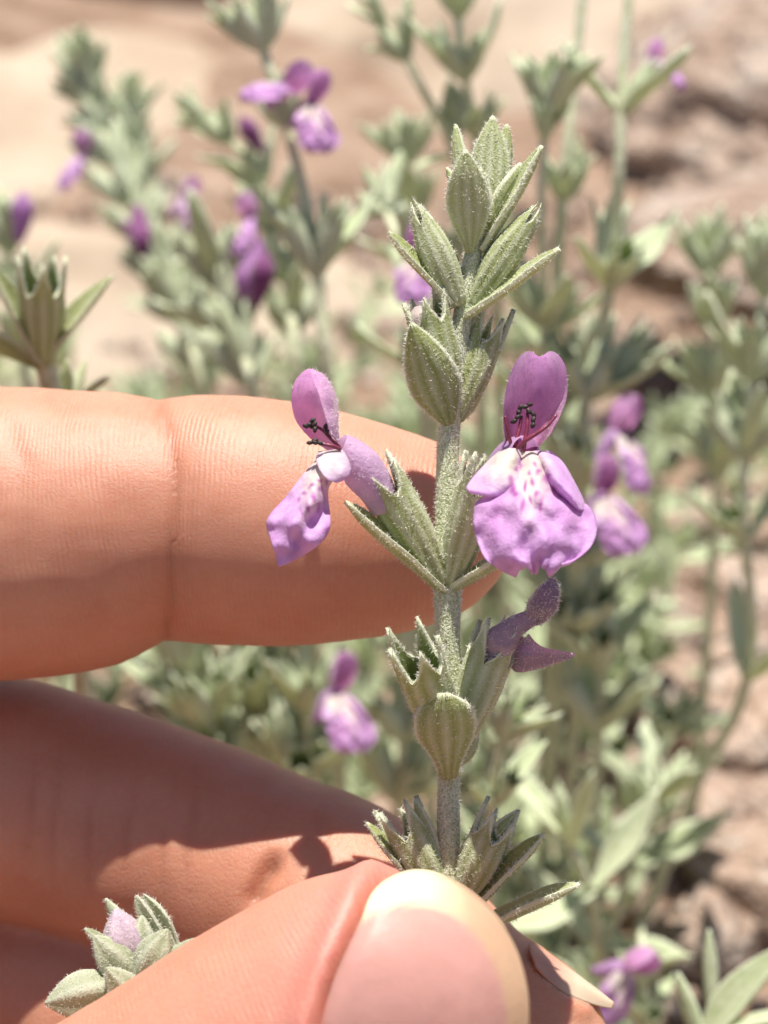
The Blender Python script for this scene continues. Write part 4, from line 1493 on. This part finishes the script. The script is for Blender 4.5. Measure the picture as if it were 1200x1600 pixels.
shrub_sprig('sprig with an upright star-shaped leaf tip right of the held sprig', [(858, 140, 8), (852, 195, 8), (846, 300, 8.1), (848, 420, 8.4), (852, 560, 8.8), (862, 720, 9.4)],
            [(.06, .95, 5), (.12, .6, 2), (.6, 1.0, 2), (.85, 1.1)], 1.05, tip_n=10)
shrub_sprig('bare slender stem leaving the top edge, second from the right', [(914, -40, 9), (897, 130, 9), (884, 260, 9), (872, 400, 9.3), (868, 560, 9.7), (870, 720, 10)],
            [(.44, .85, 4), (.72, .9, 2)], .95, tip=False, rad=.07)
shrub_sprig('tall stem with a faded lilac flower, rightmost of those crossing the top edge', [(986, -40, 8), (973, 110, 8), (967, 260, 8), (960, 390, 8.3), (940, 520, 8.7), (905, 700, 9.3)],
            [(.27, 1.05, 1), (.62, 1.2, 2), (.86, 1.3, 4)], 1.05, tip=False, rad=.07, flowers=[(1026, 98, 8.4, (.9, .1, .3), (0, 1, 0), .6)], spread=1.0)
shrub_sprig('small pale sprig tip just left of the top of the held sprig', [(632, 225, 11), (640, 280, 11), (655, 380, 11), (675, 520, 11)],
            [(.1, .9, 5), (.4, .9, 3), (.75, 1.0)], 1.0)
shrub_sprig('short sprig with a lilac flower hidden behind the left buds of the held sprig', [(596, 310, 9), (612, 350, 8.6), (640, 420, 8), (655, 520, 8), (665, 650, 8.3)],
            [(.1, .9, 3), (.5, .9, 2), (.85, 1.0)], .9, flowers=[(650, 405, 7.5, (-.3, -.2, .9), (0, 1, 0), .8)])
shrub_sprig('fuzzy pale sprig standing before the dark hollow on the right', [(1108, 385, 11), (1110, 450, 11), (1116, 560, 11), (1120, 660, 11.2), (1118, 800, 11.6)],
            [(.1, .9), (.3, 1.0), (.55, 1.05, 3), (.85, 1.1, 2)], 1.05)
shrub_sprig('long arching stem along the right edge with spaced leaf pairs', [(1200, 400, 9), (1186, 520, 9), (1166, 660, 9), (1162, 820, 9.2), (1176, 990, 9.6), (1152, 1110, 10), (1098, 1205, 10.6)],
            [(.06, 1.1, 4), (.2, 1.15, 4), (.34, 1.2, 2), (.5, 1.1, 1), (.77, 1.3, 0)], 1.05, tip=True, rad=.06)
shrub_sprig('pale leafy sprig cut by the left edge with a faint lilac bud', [(10, 365, 12), (20, 420, 12), (35, 500, 12), (45, 640, 12)],
            [(.1, 1.0), (.4, 1.0), (.7, 1.1)], 1.0, buds=[(28, 380, 11.6, (.2, 1, 0), 0, .6)])
shrub_sprig('sprig right of the open flower carrying two lilac flowers, one above the other', [(905, 560, 8.6), (915, 660, 8.6), (912, 780, 8.8), (905, 920, 9.4), (900, 1050, 10)],
            [(.1, .9), (.35, 1.0), (.6, 1.0), (.85, 1.2)], 1.0, flowers=[(965, 680, 8.2, (.85, -.25, .45), (-.1, 1, 0), 1.0), (940, 778, 7.6, (.45, -.2, .85), (-.3, 1, 0), 1.0)])
shrub_sprig('sprig with a single lilac flower in the gap below the index finger', [(470, 990, 8.6), (478, 1060, 8.5), (480, 1150, 8.7), (470, 1300, 9.2)],
            [(.05, 1.0), (.35, 1.1), (.7, 1.2)], 1.05, flowers=[(525, 1085, 7.8, (.5, -.15, .85), (-.1, 1, 0), 1.0)])
shrub_sprig('sprig with a drooping lilac flower at the lower right, below the middle fingertip', [(1000, 1440, 8.4), (1005, 1520, 8.2), (1010, 1620, 8.4)],
            [(.5, .9, 3), (.9, 1.0)], .7, tip=False, flowers=[(975, 1515, 7.2, (.15, -.75, .6), (.35, 1, 0), .9)])
shrub_sprig('cluster of curled pale leaves right of the round bract', [(800, 1115, 5.2), (780, 1180, 5.3), (768, 1260, 5.6), (764, 1400, 6.4)],
            [(.1, .95, 3), (.4, .9, 3), (.75, 1.0, 2)], .8, tip_n=6)
shrub_sprig('broad-leaved pale sprig at the lower right behind the thumb', [(880, 1290, 8), (905, 1350, 8), (930, 1420, 8.4), (940, 1520, 9)],
            [(.1, 1.2, 0), (.4, 1.5, 0), (.8, 1.4, 0)], 1.1, tip_n=5, spread=1.15)
shrub_sprig('pale leaf pair on a bent stem above the gravel on the right', [(1042, 1225, 10), (1010, 1290, 10), (985, 1350, 10.2), (960, 1440, 10.6)],
            [(.1, 1.1, 0), (.6, 1.4, 0)], 1.05, tip_n=3, spread=1.1)
shrub_sprig('leafy sprig between wilted flower and gravel', [(905, 930, 9.6), (930, 980, 9.6), (940, 1060, 9.8), (935, 1180, 10.2)],
            [(.1, 1.2, 2), (.45, 1.2, 2), (.8, 1.2, 2)], 1.1, tip_n=6)
shrub_sprig('leafy sprig with open green calyxes at the left end of the gap between the fingers', [(285, 1010, 8.8), (305, 1070, 8.8), (330, 1150, 9), (350, 1260, 9.4)],
            [(.1, 1.2, 5), (.45, 1.2, 5), (.8, 1.2, 3)], 1.1)
shrub_sprig('leafy sprig in the middle of the gap between index and middle finger', [(395, 985, 9.2), (400, 1050, 9.2), (408, 1130, 9.4), (415, 1260, 9.6)],
            [(.1, 1.2, 5), (.45, 1.2, 5), (.8, 1.2, 3)], 1.1)
shrub_sprig('pale sprig behind the stem just under the index fingertip', [(640, 1010, 9.4), (635, 1090, 9.4), (628, 1180, 9.6), (620, 1300, 10)],
            [(.1, 1.2, 3), (.45, 1.2, 3), (.8, 1.2, 3)], 1.1)

# the nearer sprig at the left edge, only a little out of focus
nearl = thing('shrub_sprig', 'nearly sharp sprig at the left edge with an open green calyx above the index finger', 'plant stem', P(95, 700, 4.4), 'sprigs of the shrub behind the hand')
pts = stem_to_ground([P(66, 560, 3.9), P(78, 600, 4), P(98, 680, 4.2), P(110, 820, 4.8)])
v, f = tube_arrays(pts, [.08, .085, .08, .08, .08, .08], 10, 30)
link('stem', mesh_from('stem', v, f, [M['bg_stem']]), nearl)
fg_calyx((66, 565, 3.9), (64, 410, 3.45), 50, .19, .09, .2, 0, 1.2, 41, hair=700, parent=nearl)
fg_leaf((72, 566, 3.85), (176, 432, 3.7), 56, (-.7, .5, .8), 'lance', -.25, .5, 42, hair=700, parent=nearl)
fg_leaf((66, 570, 3.8), (-10, 415, 3.5), 60, (.7, .4, .5), 'lance', .15, .5, 43, hair=700, parent=nearl)
fg_leaf((62, 574, 3.85), (-110, 500, 3.6), 70, (.3, .9, -.5), 'lance', -.2, .35, 44, hair=700, parent=nearl)
fg_leaf((100, 640, 4.2), (105, 562, 4.1), 34, (0, .2, -1), 'lance', .2, .35, 45, hair=500, parent=nearl)
fg_leaf((104, 645, 4.3), (134, 560, 4.5), 26, (-.3, .2, -1), 'lance', .2, .35, 46, hair=500, parent=nearl)
fg_leaf((108, 640, 4.1), (170, 588, 3.9), 36, (-.5, .8, .2), 'lance', -.2, .4, 47, hair=500, parent=nearl)
# broad basal leaves in the lower right corner
basal = thing('shrub_sprig', 'broad grey-green leaf and slim upright leaf in the lower right corner', 'plant stem', P(1120, 1660, 5.5), 'sprigs of the shrub behind the hand')
pts = stem_to_ground([P(1105, 1600, 5.2), P(1100, 1660, 5.4), P(1090, 1800, 6)])
v, f = tube_arrays(pts, [.07, .07, .07, .08, .08], 9, 25)
link('stem', mesh_from('stem', v, f, [M['bg_stem']]), basal)
fg_leaf((1090, 1640, 5.0), (1250, 1470, 4.5), 110, (-.5, .8, .45), 'ovate', -.3, .3, 51, hair=0, parent=basal, mat='bg_leaf')
fg_leaf((1112, 1590, 5.2), (1108, 1452, 5.2), 32, (.3, .2, -.9), 'narrow', .15, .4, 52, hair=0, parent=basal, mat='bg_leaf')
fg_leaf((1095, 1640, 5.0), (1060, 1520, 5.0), 44, (.5, .3, -.7), 'lance', .2, .4, 53, hair=0, parent=basal, mat='bg_leaf')
fg_leaf((1110, 1620, 4.8), (1260, 1585, 4.0), 60, (-.2, .9, .4), 'lance', -.2, .3, 54, hair=0, parent=basal, mat='bg_leaf')

# low leafy growth that reads as one mass
uv, uf, ua, off = [], [], {'vein': [], 'edge': [], 'inner': []}, 0


def merge(key, mw):
    global off
    v, f, at, _ = TPL[key]
    m = np.array(mw)
    uv.append(v @ m[:3, :3].T + m[:3, 3])
    uf.extend([[off + i for i in q] for q in f])
    for k in ua:
        ua[k].append(at[k])
    off += len(v)


def scatter(px0, px1, py0, py1, n, h0, h1, seed):
    r = np.random.default_rng(seed)
    for k in range(n):
        g = G(r.uniform(px0, px1), r.uniform(py0, py1))
        z0 = gz(g.x, g.y)
        h = r.uniform(h0, h1)
        top = Vector((g.x + r.normal(0, .5), g.y + r.normal(-.6, .6), z0 + h))
        base = Vector((g.x, g.y, z0 - .1))
        out = []
        t = (top - base).normalized()
        tip_cluster(out, top, t, .8, r, 6)
        m = int(h / .55)
        for q in range(m):
            whorl(out, base.lerp(top, (q + .4) / m), t, r.uniform(.8, 1.3), q * 1.57, r, int(r.integers(0, 4)), 1.0, .95)
        for o in out:
            merge(*o)


scatter(60, 900, 1080, 1500, 26, 1.5, 3.6, 1)
scatter(150, 900, 820, 1080, 24, 1.6, 3.6, 2)
scatter(280, 900, 640, 830, 16, 1.4, 3.2, 3)
scatter(840, 1000, 800, 1350, 14, 1.2, 3.2, 4)
scatter(1080, 1230, 760, 960, 6, 1.2, 3.0, 5)
scatter(820, 1000, 1350, 1700, 9, 1.0, 2.4, 6)
scatter(-150, 200, 640, 900, 10, 1.4, 3.0, 7)
under = link('undergrowth', mesh_from('undergrowth', np.concatenate(uv), uf, [M['bg_leaf']], None, {k: np.concatenate(a) for k, a in ua.items()}), kind='stuff')
tag(under, 'low blurred mass of grey-green leaves at the foot of the shrub')
